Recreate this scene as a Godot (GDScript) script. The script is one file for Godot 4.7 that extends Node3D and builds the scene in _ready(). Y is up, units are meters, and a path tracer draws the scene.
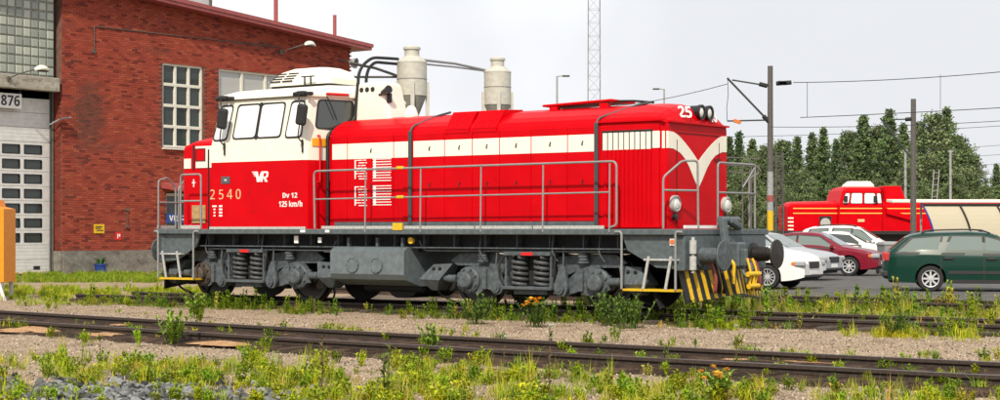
extends Node3D
# A railway depot yard: a red and cream diesel shunter in front of a brick engine shed, car park and trees behind.

const F := 1700.0      # focal length of the photograph in its pixels
const HY := 229.0      # its horizon
const EYE := 1.41      # lens above the rail heads
const TH := 0.630326   # the yard's tracks against the picture plane
const SX := -1.162
const SZ := -32.179
const WALL := -26.13   # the shed wall, along the tracks
var M := {}
var names := {}
var rng := RandomNumberGenerator.new()

# ---------------------------------------------------------------- geometry collector
class G:
	var v := PackedVector3Array()
	var n := PackedVector3Array()
	var c := PackedColorArray()
	var col := Color(1, 1, 1)
	var colored := false
	func tri(a: Vector3, b: Vector3, d: Vector3) -> void:
		var k := (b - a).cross(d - a)
		if k.length_squared() < 1e-16: return
		k = k.normalized()
		v.append(a); v.append(d); v.append(b)
		n.append(k); n.append(k); n.append(k)
		c.append(col); c.append(col); c.append(col)
	func quad(a: Vector3, b: Vector3, d: Vector3, e: Vector3) -> void:
		tri(a, b, d); tri(a, d, e)
	func tri_n(a: Vector3, b: Vector3, d: Vector3, na: Vector3, nb: Vector3, nd: Vector3) -> void:
		v.append(a); v.append(d); v.append(b)
		n.append(na); n.append(nd); n.append(nb)
		c.append(col); c.append(col); c.append(col)
	func quad_n(a: Vector3, b: Vector3, d: Vector3, e: Vector3, na: Vector3, nb: Vector3, nd: Vector3, ne: Vector3) -> void:
		tri_n(a, b, d, na, nb, nd); tri_n(a, d, e, na, nd, ne)
	func mesh() -> ArrayMesh:
		var m := ArrayMesh.new()
		var a := []
		a.resize(Mesh.ARRAY_MAX)
		a[Mesh.ARRAY_VERTEX] = v
		a[Mesh.ARRAY_NORMAL] = n
		if colored: a[Mesh.ARRAY_COLOR] = c
		if v.size() == 0: return m
		m.add_surface_from_arrays(Mesh.PRIMITIVE_TRIANGLES, a)
		return m

func V(x, y, z) -> Vector3: return Vector3(x, y, z)
func S(lx, y, lz) -> Vector3:   # yard coordinates (along the tracks, up, towards the viewer) to world
	return Vector3(SX + lx * cos(TH) - lz * sin(TH), y, SZ + lx * sin(TH) + lz * cos(TH))
func at(u, v, z) -> Vector3:    # a direction of sight and a distance to a world point
	return Vector3((u - 500.0) / F * z, EYE - (v - HY) / F * z, -z)
func on_ground(u, v, y := -0.15) -> Vector3:
	return at(u, v, F * (EYE - y) / (v - HY))

func box(g: G, p: Vector3, s: Vector3, b := Basis(), ch := 0.0) -> void:
	var h := s * 0.5
	if ch <= 0.0:
		var q := []
		for i in 8: q.append(p + b * Vector3(h.x * (1 if i & 1 else -1), h.y * (1 if i & 2 else -1), h.z * (1 if i & 4 else -1)))
		for f in [[4, 5, 7, 6], [1, 0, 2, 3], [5, 1, 3, 7], [0, 4, 6, 2], [6, 7, 3, 2], [0, 1, 5, 4]]:
			g.quad(q[f[0]], q[f[1]], q[f[2]], q[f[3]])
		return
	ch = minf(ch, minf(h.x, minf(h.y, h.z)) * 0.9)
	# three rings of an edge-chamfered box: the faces shrink by ch
	var ax := [Vector3(1, 0, 0), Vector3(0, 1, 0), Vector3(0, 0, 1)]
	for k in 3:
		var w: Vector3 = ax[k]; var u: Vector3 = ax[(k + 1) % 3]; var t: Vector3 = ax[(k + 2) % 3]
		for sg in [1.0, -1.0]:
			var cx: Vector3 = w * (sg * h[k])
			var du: Vector3 = u * (h[(k + 1) % 3] - ch); var dt: Vector3 = t * (h[(k + 2) % 3] - ch) * sg
			g.quad(p + b * (cx - du - dt), p + b * (cx + du - dt), p + b * (cx + du + dt), p + b * (cx - du + dt))
	for k in 3:
		var i1 := (k + 1) % 3; var i2 := (k + 2) % 3
		for s1 in [1.0, -1.0]:
			for s2 in [1.0, -1.0]:
				var l: Vector3 = ax[k] * (h[k] - ch)
				var e1: Vector3 = ax[i1] * (s1 * h[i1]) + ax[i2] * (s2 * (h[i2] - ch))
				var e2: Vector3 = ax[i1] * (s1 * (h[i1] - ch)) + ax[i2] * (s2 * h[i2])
				if s1 * s2 > 0: g.quad(p + b * (e1 - l), p + b * (e1 + l), p + b * (e2 + l), p + b * (e2 - l)) if false else g.quad(p + b * (e2 - l), p + b * (e1 - l), p + b * (e1 + l), p + b * (e2 + l))
				else: g.quad(p + b * (e1 - l), p + b * (e2 - l), p + b * (e2 + l), p + b * (e1 + l))
	for s0 in [1.0, -1.0]:
		for s1 in [1.0, -1.0]:
			for s2 in [1.0, -1.0]:
				var a := Vector3(s0 * h.x, s1 * (h.y - ch), s2 * (h.z - ch))
				var d := Vector3(s0 * (h.x - ch), s1 * h.y, s2 * (h.z - ch))
				var e := Vector3(s0 * (h.x - ch), s1 * (h.y - ch), s2 * h.z)
				if s0 * s1 * s2 > 0: g.tri(p + b * a, p + b * d, p + b * e)
				else: g.tri(p + b * a, p + b * e, p + b * d)

func frame_of(d: Vector3) -> Basis:   # a basis whose y runs along d
	var y := d.normalized()
	var x := y.cross(Vector3(0, 0, 1) if absf(y.z) < 0.9 else Vector3(1, 0, 0)).normalized()
	return Basis(x, y, x.cross(y))

func cyl(g: G, a: Vector3, b: Vector3, r0: float, r1 := -1.0, k := 12, caps := true) -> void:
	if r1 < 0.0: r1 = r0
	var f := frame_of(b - a)
	var sl := (r0 - r1) / maxf((b - a).length(), 1e-6)
	for i in k:
		var t0 := TAU * i / k; var t1 := TAU * (i + 1) / k
		var d0 := f.x * cos(t0) + f.z * sin(t0); var d1 := f.x * cos(t1) + f.z * sin(t1)
		var n0 := (d0 + f.y * sl).normalized(); var n1 := (d1 + f.y * sl).normalized()
		g.quad_n(a + d1 * r0, a + d0 * r0, b + d0 * r1, b + d1 * r1, n1, n0, n0, n1)
		if caps:
			if r0 > 0.0: g.tri(a, a + d0 * r0, a + d1 * r0)
			if r1 > 0.0: g.tri(b, b + d1 * r1, b + d0 * r1)

func tube(g: G, pts: Array, r: float, k := 6, closed := false) -> void:
	var n := pts.size()
	if n < 2: return
	var rings := []; var dirs := []
	var x := Vector3.ZERO
	for i in n:
		var d: Vector3
		if i == 0: d = pts[1] - pts[0]
		elif i == n - 1: d = pts[n - 1] - pts[n - 2]
		else: d = (pts[i + 1] - pts[i]).normalized() + (pts[i] - pts[i - 1]).normalized()
		d = d.normalized()
		if x == Vector3.ZERO: x = frame_of(d).x
		x = (x - d * x.dot(d)).normalized()
		var z := x.cross(d)
		var ring := []; var dd := []
		for j in k:
			var t := TAU * j / k
			var q := x * cos(t) + z * sin(t)
			dd.append(q); ring.append(pts[i] + q * r)
		rings.append(ring); dirs.append(dd)
	for i in n - 1:
		for j in k:
			var m := (j + 1) % k
			g.quad_n(rings[i][m], rings[i][j], rings[i + 1][j], rings[i + 1][m], dirs[i][m], dirs[i][j], dirs[i + 1][j], dirs[i + 1][m])
	for j in k:
		var m := (j + 1) % k
		g.tri(pts[0], rings[0][j], rings[0][m]); g.tri(pts[n - 1], rings[n - 1][m], rings[n - 1][j])

func bend(pts: Array, r: float, k := 4) -> Array:   # a polyline with rounded corners
	var o := [pts[0]]
	for i in range(1, pts.size() - 1):
		var a: Vector3 = pts[i - 1]; var b: Vector3 = pts[i]; var c: Vector3 = pts[i + 1]
		var q := minf(r, minf((a - b).length(), (c - b).length()) * 0.48)
		var p0 := b + (a - b).normalized() * q; var p1 := b + (c - b).normalized() * q
		for j in k + 1:
			var t := float(j) / k
			o.append(p0.lerp(b, t).lerp(b.lerp(p1, t), t))
	o.append(pts[-1])
	return o

func lathe(g: G, prof: Array, xf := Transform3D(), k := 16) -> void:   # prof: Vector2(radius, y) upwards
	for i in prof.size() - 1:
		var p: Vector2 = prof[i]; var q: Vector2 = prof[i + 1]
		var d := q - p
		if d.length() < 1e-6: continue
		var nn := Vector2(d.y, -d.x).normalized()
		for j in k:
			var t0 := TAU * j / k; var t1 := TAU * (j + 1) / k
			var e0 := Vector3(cos(t0), 0, sin(t0)); var e1 := Vector3(cos(t1), 0, sin(t1))
			var n0 := xf.basis * (e0 * nn.x + Vector3(0, nn.y, 0)); var n1 := xf.basis * (e1 * nn.x + Vector3(0, nn.y, 0))
			var a := xf * (e0 * p.x + Vector3(0, p.y, 0)); var b := xf * (e1 * p.x + Vector3(0, p.y, 0))
			var c := xf * (e1 * q.x + Vector3(0, q.y, 0)); var e := xf * (e0 * q.x + Vector3(0, q.y, 0))
			g.quad_n(b, a, e, c, n1, n0, n0, n1)

func prism(g: G, poly: PackedVector2Array, z0: float, z1: float, xf := Transform3D()) -> void:   # poly in x, y
	if Geometry2D.is_polygon_clockwise(poly):
		poly = poly.duplicate(); poly.reverse()
	var ix := Geometry2D.triangulate_polygon(poly)
	for i in range(0, ix.size(), 3):
		var a := poly[ix[i]]; var b := poly[ix[i + 1]]; var c := poly[ix[i + 2]]
		if (b - a).cross(c - a) < 0:
			var t := b; b = c; c = t
		g.tri(xf * Vector3(a.x, a.y, z1), xf * Vector3(b.x, b.y, z1), xf * Vector3(c.x, c.y, z1))
		g.tri(xf * Vector3(a.x, a.y, z0), xf * Vector3(c.x, c.y, z0), xf * Vector3(b.x, b.y, z0))
	for i in poly.size():
		var a := poly[i]; var b := poly[(i + 1) % poly.size()]
		g.quad(xf * Vector3(a.x, a.y, z0), xf * Vector3(b.x, b.y, z0), xf * Vector3(b.x, b.y, z1), xf * Vector3(a.x, a.y, z1))

func pv(a: Array) -> PackedVector2Array:
	var o := PackedVector2Array()
	for i in range(0, a.size(), 2): o.append(Vector2(a[i], a[i + 1]))
	return o

func rounded(poly: PackedVector2Array, r: float, k := 4) -> PackedVector2Array:
	var o := PackedVector2Array()
	var n := poly.size()
	for i in n:
		var a := poly[(i + n - 1) % n]; var b := poly[i]; var c := poly[(i + 1) % n]
		var q := minf(r, minf((a - b).length(), (c - b).length()) * 0.48)
		var p0 := b + (a - b).normalized() * q; var p1 := b + (c - b).normalized() * q
		for j in k + 1:
			var t := float(j) / k
			o.append(p0.lerp(b, t).lerp(b.lerp(p1, t), t))
	return o

func disc_poly(x, y, r, k := 20) -> PackedVector2Array:
	var o := PackedVector2Array()
	for i in k: o.append(Vector2(x + r * cos(TAU * i / k), y + r * sin(TAU * i / k)))
	return o

func ring_prism(g: G, outer: PackedVector2Array, inner: PackedVector2Array, z0: float, z1: float, xf := Transform3D()) -> void:
	var n := outer.size()   # both with the same number of points, anticlockwise
	for i in n:
		var j := (i + 1) % n
		var a := outer[i]; var b := outer[j]; var c := inner[j]; var d := inner[i]
		g.quad(xf * Vector3(a.x, a.y, z1), xf * Vector3(b.x, b.y, z1), xf * Vector3(c.x, c.y, z1), xf * Vector3(d.x, d.y, z1))
		g.quad(xf * Vector3(a.x, a.y, z0), xf * Vector3(b.x, b.y, z0), xf * Vector3(b.x, b.y, z1), xf * Vector3(a.x, a.y, z1))
		g.quad(xf * Vector3(c.x, c.y, z0), xf * Vector3(d.x, d.y, z0), xf * Vector3(d.x, d.y, z1), xf * Vector3(c.x, c.y, z1))

func loft(g: G, rings: Array, closed := true, caps := true, smooth := false) -> void:   # rings of equal point counts, anticlockwise seen from the last ring
	var m: int = rings[0].size()
	var last := m if closed else m - 1
	var nr := []
	if smooth:
		for i in rings.size():
			var row := []
			for j in m:
				var jn: int = (j + 1) % m if closed else mini(j + 1, m - 1); var jp: int = (j + m - 1) % m if closed else maxi(j - 1, 0)
				var du: Vector3 = rings[i][jn] - rings[i][jp]
				var dv: Vector3 = rings[mini(i + 1, rings.size() - 1)][j] - rings[maxi(i - 1, 0)][j]
				row.append(du.cross(dv).normalized())
			nr.append(row)
	for i in rings.size() - 1:
		for j in last:
			var k := (j + 1) % m
			if smooth: g.quad_n(rings[i][j], rings[i][k], rings[i + 1][k], rings[i + 1][j], nr[i][j], nr[i][k], nr[i + 1][k], nr[i + 1][j])
			else: g.quad(rings[i][j], rings[i][k], rings[i + 1][k], rings[i + 1][j])
	if caps:
		for e in [0, rings.size() - 1]:
			var c := Vector3.ZERO
			for p in rings[e]: c += p
			c /= m
			for j in m:
				var k := (j + 1) % m
				if e == 0: g.tri(c, rings[e][k], rings[e][j])
				else: g.tri(c, rings[e][j], rings[e][k])

# ---------------------------------------------------------------- nodes
func numbered(called: String) -> String:
	names[called] = names.get(called, -1) + 1
	return called if names[called] == 0 else "%s_%03d" % [called, names[called]]

func tag(o: Node3D, label := "", category := "", group := "", kind := "") -> Node3D:
	if label: o.set_meta("label", label)
	if category: o.set_meta("category", category)
	if group: o.set_meta("group", group)
	if kind: o.set_meta("kind", kind)
	return o

func thing(called: String, label: String, category: String, pos := Vector3.ZERO, turn := 0.0, group := "") -> Node3D:
	var o := Node3D.new()
	o.name = numbered(called)
	add_child(o)
	o.position = pos
	o.rotation.y = turn
	return tag(o, label, category, group)

func put(g, called: String, m: Material, parent: Node = null) -> MeshInstance3D:
	var o := MeshInstance3D.new()
	o.name = numbered(called) if parent == null else called
	o.mesh = g.mesh() if g is G else g
	o.material_override = m
	(self if parent == null else parent).add_child(o, true)
	return o

func copy(o: Node3D, called: String, label: String, pos: Vector3, turn: float, size := 1.0) -> Node3D:
	var c: Node3D = o.duplicate()
	c.name = numbered(called)
	add_child(c)
	c.position = pos
	c.rotation.y = turn
	c.scale = Vector3.ONE * size
	if label: c.set_meta("label", label)
	return c

func words(text: String, called: String, size: float, m: Material, parent: Node, xf: Transform3D, wide := 1.0, weight := 700, depth := 0.006) -> MeshInstance3D:
	var t := TextMesh.new()
	var f := SystemFont.new()
	f.font_names = PackedStringArray(["Droid Sans"])
	f.font_weight = weight
	t.font = f
	t.text = text
	t.font_size = 64
	t.pixel_size = size / 46.0
	t.depth = depth
	var o := MeshInstance3D.new()
	o.name = called
	o.mesh = t
	o.material_override = m
	parent.add_child(o, true)
	o.transform = xf * Transform3D(Basis.from_scale(Vector3(wide, 1, 1)), Vector3.ZERO)
	return o

# ---------------------------------------------------------------- materials
func lin(r, g, b) -> Color: return Color(r, g, b).linear_to_srgb()

func noise(freq: float, seed_: int, octaves := 4, kind := FastNoiseLite.TYPE_SIMPLEX_SMOOTH) -> FastNoiseLite:
	var n := FastNoiseLite.new()
	n.seed = seed_; n.frequency = freq; n.noise_type = kind
	n.fractal_type = FastNoiseLite.FRACTAL_FBM; n.fractal_octaves = octaves
	return n

func tex(freq: float, seed_: int, stops: Array, size := 512, octaves := 4, kind := FastNoiseLite.TYPE_SIMPLEX_SMOOTH) -> NoiseTexture2D:
	var t := NoiseTexture2D.new()
	t.width = size; t.height = size; t.seamless = true; t.seamless_blend_skirt = 0.15
	t.noise = noise(freq, seed_, octaves, kind)
	if stops:
		var gr := Gradient.new()
		gr.offsets = PackedFloat32Array(stops.map(func(s): return s[0]))
		gr.colors = PackedColorArray(stops.map(func(s): return s[1]))
		t.color_ramp = gr
	return t

func bump(freq: float, seed_: int, strength: float, size := 256, octaves := 4) -> NoiseTexture2D:
	var t := NoiseTexture2D.new()
	t.width = size; t.height = size; t.seamless = true
	t.as_normal_map = true; t.bump_strength = strength
	t.noise = noise(freq, seed_, octaves)
	return t

func plain(key: String, c: Color, rough := 0.6, metal := 0.0) -> StandardMaterial3D:
	var m := StandardMaterial3D.new()
	m.resource_name = key
	m.albedo_color = c
	m.roughness = rough; m.metallic = metal
	M[key] = m
	return m

# a colour that varies in patches: base linear colour, spread, metres per repeat
func worn(key: String, r: float, g: float, b: float, spread: float, metres: float, rough: float, seed_: int, freq := 0.02, tint := Color(1, 1, 1), metal := 0.0, world := false) -> StandardMaterial3D:
	var m := plain(key, Color.WHITE, rough, metal)
	var lo := lin(clampf(r * (1 - spread) * tint.r, 0, 1), clampf(g * (1 - spread) * tint.g, 0, 1), clampf(b * (1 - spread) * tint.b, 0, 1))
	var hi := lin(clampf(r * (1 + spread), 0, 1), clampf(g * (1 + spread), 0, 1), clampf(b * (1 + spread), 0, 1))
	m.albedo_texture = tex(freq, seed_, [[0.0, lo], [0.35, lo.lerp(hi, 0.35)], [0.65, lo.lerp(hi, 0.65)], [1.0, hi]], 256, 5)
	m.uv1_triplanar = true
	m.uv1_world_triplanar = world
	m.uv1_scale = Vector3.ONE / metres
	return m

func make_materials() -> void:
	var m: StandardMaterial3D
	m = worn("red", 0.56, 0.0015, 0.006, 0.09, 2.4, 0.36, 11, 0.012); m.metallic_specular = 0.14
	m.normal_enabled = true; m.normal_texture = bump(0.012, 81, 3.0); m.normal_scale = 0.12; m.clearcoat_enabled = true; m.clearcoat = 0.07; m.clearcoat_roughness = 0.18
	m = worn("cream", 0.83, 0.80, 0.69, 0.05, 2.0, 0.4, 12, 0.012); m.metallic_specular = 0.3
	worn("deck_grey", 0.088, 0.112, 0.122, 0.25, 1.1, 0.5, 13, 0.03, Color(0.95, 0.92, 0.9))
	worn("worn_grey", 0.42, 0.43, 0.42, 0.28, 0.8, 0.5, 14, 0.04)
	worn("under_grey", 0.088, 0.11, 0.128, 0.3, 0.9, 0.62, 15, 0.03, Color(0.75, 0.68, 0.6))
	worn("under_dark", 0.016, 0.016, 0.018, 0.45, 0.7, 0.75, 16, 0.03, Color(1, 0.9, 0.8))
	worn("oily", 0.018, 0.015, 0.013, 0.5, 0.5, 0.5, 17, 0.04, Color(0.9, 0.85, 0.8))
	worn("steel_rail", 0.16, 0.15, 0.15, 0.3, 0.6, 0.42, 18, 0.03, Color(1, 0.9, 0.85), 0.55)
	worn("rail_rust", 0.05, 0.036, 0.028, 0.5, 0.5, 0.85, 19, 0.03, Color(1, 0.85, 0.75))
	plain("black", lin(0.012, 0.012, 0.013), 0.45)
	plain("rubber", lin(0.018, 0.018, 0.019), 0.8)
	worn("rail_paint", 0.24, 0.25, 0.25, 0.15, 0.5, 0.4, 20)
	worn("yellow", 0.72, 0.46, 0.01, 0.16, 0.6, 0.5, 21, 0.03, Color(0.9, 0.85, 0.8))
	plain("white_paint", lin(0.82, 0.82, 0.80), 0.45)
	plain("old_gold", lin(0.62, 0.47, 0.24), 0.45)
	plain("bright_red", lin(0.65, 0.01, 0.01), 0.4)
	plain("orange", lin(0.75, 0.17, 0.02), 0.45)
	worn("plywood", 0.42, 0.27, 0.12, 0.25, 0.5, 0.7, 22)
	m = plain("sky_glare_pane", lin(0.86, 0.87, 0.86), 0.25); m.clearcoat_enabled = true; m.clearcoat = 1.0; m.clearcoat_roughness = 0.03  # bright sky mirrored in the cab panes, painted in as white
	m = plain("dark_glass", lin(0.035, 0.045, 0.04), 0.04); m.metallic_specular = 0.75
	m = plain("mirror_steel", lin(0.5, 0.5, 0.5), 0.15, 0.9)
	m = plain("lens", lin(0.75, 0.75, 0.72), 0.06); m.clearcoat_enabled = true; m.clearcoat = 1.0
	plain("seam", lin(0.10, 0.004, 0.006), 0.7)

func grainy(key: String, stops: Array, metres: float, freq: float, seed_: int, coarse: Array, coarse_metres: float, rough := 0.95) -> StandardMaterial3D:
	var m := plain(key, Color.WHITE, rough)
	m.metallic_specular = 0.2
	m.albedo_texture = tex(freq, seed_, stops, 512, 5)
	m.uv1_triplanar = true; m.uv1_world_triplanar = true; m.uv1_scale = Vector3.ONE / metres
	m.detail_enabled = true
	m.detail_blend_mode = BaseMaterial3D.BLEND_MODE_MUL
	m.detail_uv_layer = BaseMaterial3D.DETAIL_UV_2
	m.detail_albedo = tex(0.02, seed_ + 50, coarse, 512, 5)
	m.uv2_triplanar = true; m.uv2_world_triplanar = true; m.uv2_scale = Vector3.ONE / coarse_metres
	return m

func leafy(key: String, c: Color, back: Color) -> StandardMaterial3D:
	var m := plain(key, c, 0.6)
	m.vertex_color_use_as_albedo = true
	m.backlight_enabled = true
	m.backlight = back
	m.metallic_specular = 0.25
	m.cull_mode = BaseMaterial3D.CULL_DISABLED
	return m

func make_more_materials() -> void:
	var m: StandardMaterial3D
	worn("spring", 0.07, 0.075, 0.08, 0.35, 0.4, 0.5, 31)
	worn("tank_grey", 0.135, 0.17, 0.19, 0.14, 1.2, 0.42, 32, 0.025, Color(0.9, 0.85, 0.8))
	worn("axle_cover", 0.07, 0.05, 0.038, 0.5, 0.4, 0.7, 33, 0.04)
	plain("pipe_grey", lin(0.05, 0.055, 0.06), 0.5)
	plain("orange_label", lin(0.80, 0.36, 0.01), 0.5)
	# ground
	grainy("gravel", [[0.0, lin(0.06, 0.045, 0.032)], [0.36, lin(0.225, 0.175, 0.125)], [0.52, lin(0.40, 0.315, 0.225)], [0.7, lin(0.57, 0.46, 0.335)], [1.0, lin(0.82, 0.73, 0.6)]], 1.6, 0.09, 41, [[0.0, Color(0.7, 0.66, 0.62)], [0.4, Color(0.93, 0.91, 0.89)], [1.0, Color(1, 1, 1)]], 9.0)
	grainy("track_dirt", [[0.0, lin(0.02, 0.018, 0.016)], [0.4, lin(0.065, 0.052, 0.044)], [0.7, lin(0.14, 0.108, 0.086)], [1.0, lin(0.27, 0.2, 0.15)]], 1.3, 0.07, 42, [[0.0, Color(0.42, 0.4, 0.4)], [0.4, Color(0.66, 0.62, 0.6)], [0.6, Color(0.9, 0.82, 0.76)], [1.0, Color(1, 0.93, 0.84)]], 3.2)
	grainy("asphalt", [[0.0, lin(0.10, 0.10, 0.105)], [0.5, lin(0.155, 0.152, 0.15)], [1.0, lin(0.24, 0.23, 0.22)]], 1.4, 0.09, 43, [[0.0, Color(0.75, 0.74, 0.73)], [1.0, Color(1, 1, 1)]], 8.0)
	grainy("pile_sand", [[0.0, lin(0.14, 0.085, 0.05)], [0.42, lin(0.42, 0.25, 0.13)], [0.62, lin(0.6, 0.4, 0.23)], [1.0, lin(0.78, 0.6, 0.4)]], 0.9, 0.06, 44, [[0.0, Color(0.8, 0.75, 0.7)], [1.0, Color(1, 1, 1)]], 2.0)
	worn("sleeper", 0.07, 0.055, 0.042, 0.5, 0.7, 0.9, 45, 0.03)
	# the shed
	m = plain("brick", Color.WHITE, 0.85); m.vertex_color_use_as_albedo = true; m.metallic_specular = 0.2
	worn("mortar", 0.16, 0.085, 0.065, 0.3, 1.4, 0.95, 51)
	grainy("concrete", [[0.0, lin(0.16, 0.155, 0.14)], [0.5, lin(0.27, 0.26, 0.235)], [1.0, lin(0.36, 0.35, 0.32)]], 1.5, 0.03, 52, [[0.0, Color(0.6, 0.58, 0.55)], [0.5, Color(0.9, 0.89, 0.87)], [1.0, Color(1, 1, 1)]], 4.0)
	grainy("pale_concrete", [[0.0, lin(0.28, 0.265, 0.23)], [0.5, lin(0.46, 0.44, 0.39)], [1.0, lin(0.58, 0.56, 0.5)]], 1.5, 0.03, 73, [[0.0, Color(0.68, 0.66, 0.62)], [0.5, Color(0.92, 0.91, 0.89)], [1.0, Color(1, 1, 1)]], 3.0)
	worn("door_white", 0.62, 0.62, 0.60, 0.10, 1.6, 0.5, 53)
	worn("frame_white", 0.70, 0.69, 0.60, 0.1, 0.9, 0.5, 54)
	worn("roof_red", 0.32, 0.075, 0.07, 0.2, 1.2, 0.5, 55)
	worn("clad_grey", 0.5, 0.52, 0.53, 0.1, 2.0, 0.5, 56)
	for i in 3:
		m = plain("glass_block_%d" % i, [lin(0.30, 0.33, 0.275), lin(0.38, 0.41, 0.34), lin(0.23, 0.26, 0.22)][i], 0.18)
		m.metallic_specular = 0.6
	m = plain("window_glass", lin(0.03, 0.04, 0.036), 0.06); m.metallic_specular = 0.5
	m = plain("curtain_glass", lin(0.42, 0.43, 0.41), 0.1); m.metallic_specular = 0.6
	worn("sign_blue", 0.02, 0.06, 0.25, 0.1, 1.0, 0.5, 57)
	worn("pot_blue", 0.01, 0.04, 0.22, 0.15, 0.4, 0.5, 58)
	worn("orange_steel", 0.80, 0.27, 0.006, 0.1, 1.0, 0.45, 59)
	worn("silo", 0.50, 0.49, 0.43, 0.16, 1.5, 0.6, 60)
	worn("silo_dark", 0.24, 0.24, 0.22, 0.2, 1.0, 0.6, 61)
	worn("pole_grey", 0.10, 0.095, 0.085, 0.35, 0.7, 0.8, 62)
	worn("galvanised", 0.30, 0.31, 0.31, 0.2, 0.8, 0.5, 63)
	plain("wire", lin(0.035, 0.04, 0.04), 0.6)
	m = plain("canopy", lin(0.60, 0.55, 0.42), 0.5); m.backlight_enabled = true; m.backlight = lin(0.5, 0.45, 0.3)
	plain("old_yellow", lin(0.78, 0.50, 0.10), 0.5)
	plain("blue_paint", lin(0.01, 0.03, 0.30), 0.4)
	# cars
	for c in [["car_white", 0.78, 0.78, 0.76], ["car_silver", 0.36, 0.38, 0.40], ["car_maroon", 0.19, 0.008, 0.022], ["car_green", 0.004, 0.036, 0.024], ["car_pearl", 0.74, 0.75, 0.74]]:
		m = plain(c[0], lin(c[1], c[2], c[3]), 0.32); m.clearcoat_enabled = true; m.clearcoat = 0.35; m.clearcoat_roughness = 0.04; m.metallic_specular = 0.3
	m = plain("car_glass", lin(0.05, 0.06, 0.058), 0.03); m.metallic_specular = 0.7
	m = plain("pale_glass", lin(0.16, 0.20, 0.185), 0.03); m.metallic_specular = 0.65
	m = plain("car_lens", lin(0.33, 0.34, 0.35), 0.05); m.clearcoat_enabled = true; m.clearcoat = 1.0
	m = plain("rim", lin(0.62, 0.63, 0.64), 0.3, 0.35)
	m = plain("tail_red", lin(0.45, 0.01, 0.015), 0.15); m.clearcoat_enabled = true
	plain("car_trim", lin(0.022, 0.022, 0.024), 0.6)
	plain("bin_grey", lin(0.26, 0.27, 0.27), 0.6)
	# plants
	leafy("leaf", Color.WHITE, Color(0.35, 0.4, 0.15))
	leafy("tree_leaf", Color.WHITE, Color(0.45, 0.5, 0.28))
	m = plain("bark", lin(0.07, 0.055, 0.04), 0.9)
	m = plain("birch_bark", lin(0.30, 0.29, 0.26), 0.8)
	m = plain("petal_orange", lin(0.80, 0.40, 0.01), 0.6)
	m = plain("petal_white", lin(0.75, 0.75, 0.68), 0.6)
	m = plain("stone", Color.WHITE, 0.85); m.vertex_color_use_as_albedo = true; m.metallic_specular = 0.3

# ---------------------------------------------------------------- the locomotive
const FRONT := Basis(Vector3(0, 0, -1), Vector3(0, 1, 0), Vector3(1, 0, 0))   # drawing plane facing the right-hand end

func hood_ring(x: float, w: float, yb: float, ys: float, yt: float) -> Array:
	var half := [[w, yb], [w, ys - 0.06], [w - 0.012, ys], [w - 0.05, ys + (yt - ys) * 0.22], [w - 0.16, ys + (yt - ys) * 0.45], [w * 0.62, ys + (yt - ys) * 0.78], [w * 0.32, ys + (yt - ys) * 0.95], [0.0, yt]]
	var o := []
	for p in half: o.append(V(x, p[1], -p[0]))
	for i in range(half.size() - 2, -1, -1): o.append(V(x, half[i][1], half[i][0]))
	return o

func plan_ring(x0: float, x1: float, w: float, y: float, c0: float, back: float) -> Array:   # a plan with cut corners and a bowed right-hand end, seen from above anticlockwise
	return [V(x0 + c0, y, w), V(x1 - back - 0.05, y, w), V(x1 - back + 0.02, y, w - 0.05), V(x1, y, 0.28), V(x1, y, -0.28), V(x1 - back + 0.02, y, -w + 0.05), V(x1 - back - 0.05, y, -w), V(x0 + c0, y, -w), V(x0, y, -w + c0), V(x0, y, w - c0)]

func rect_ring(x0: float, x1: float, z0: float, z1: float, y: float, c: float) -> Array:
	return [V(x0 + c, y, z1), V(x1 - c, y, z1), V(x1, y, z1 - c), V(x1, y, z0 + c), V(x1 - c, y, z0), V(x0 + c, y, z0), V(x0, y, z0 + c), V(x0, y, z1 - c)]

func window_unit(parent: Node, poly: PackedVector2Array, xf: Transform3D, pane: Material, label := "") -> void:
	var o := rounded(poly, 0.09)
	var c := Vector2.ZERO
	for p in o: c += p
	c /= o.size()
	var inner := PackedVector2Array()
	for p in o: inner.append(p + (c - p).normalized() * 0.035)
	if Geometry2D.is_polygon_clockwise(o): o.reverse(); inner.reverse()
	var g := G.new()
	ring_prism(g, o, inner, -0.004, 0.016, xf)
	var w := put(g, "window", M.rubber, parent)
	if label: w.set_meta("label", label)
	g = G.new()
	prism(g, inner, -0.003, 0.006, xf)
	put(g, "pane", pane, w)

func coil(g: G, c: Vector3, r: float, wire: float, height: float, turns: float) -> void:
	var pts := []
	var k := int(turns * 14)
	for i in k + 1:
		var t := float(i) / k
		pts.append(c + V(r * cos(TAU * turns * t), height * t, r * sin(TAU * turns * t)))
	tube(g, pts, wire, 6)

func wheel_set(parent: Node, x: float) -> void:
	for s in [1.0, -1.0]:
		var g := G.new()
		var turn := Transform3D(Basis(Vector3(1, 0, 0), Vector3(0, 0, s), Vector3(0, -1, 0)) if s > 0 else Basis(Vector3(1, 0, 0), Vector3(0, 0, -1), Vector3(0, 1, 0)), V(x, 0.5, 0.73 * s))
		lathe(g, [Vector2(0.0, -0.02), Vector2(0.53, -0.02), Vector2(0.53, 0.015), Vector2(0.502, 0.03), Vector2(0.498, 0.13), Vector2(0.43, 0.13), Vector2(0.42, 0.09), Vector2(0.2, 0.06), Vector2(0.18, 0.12), Vector2(0.0, 0.12)], turn, 36)
		put(g, "wheel", M.oily, parent)
	var a := G.new()
	cyl(a, V(x, 0.5, -0.72), V(x, 0.5, 0.72), 0.09)
	put(a, "axle", M.oily, parent)

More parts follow.
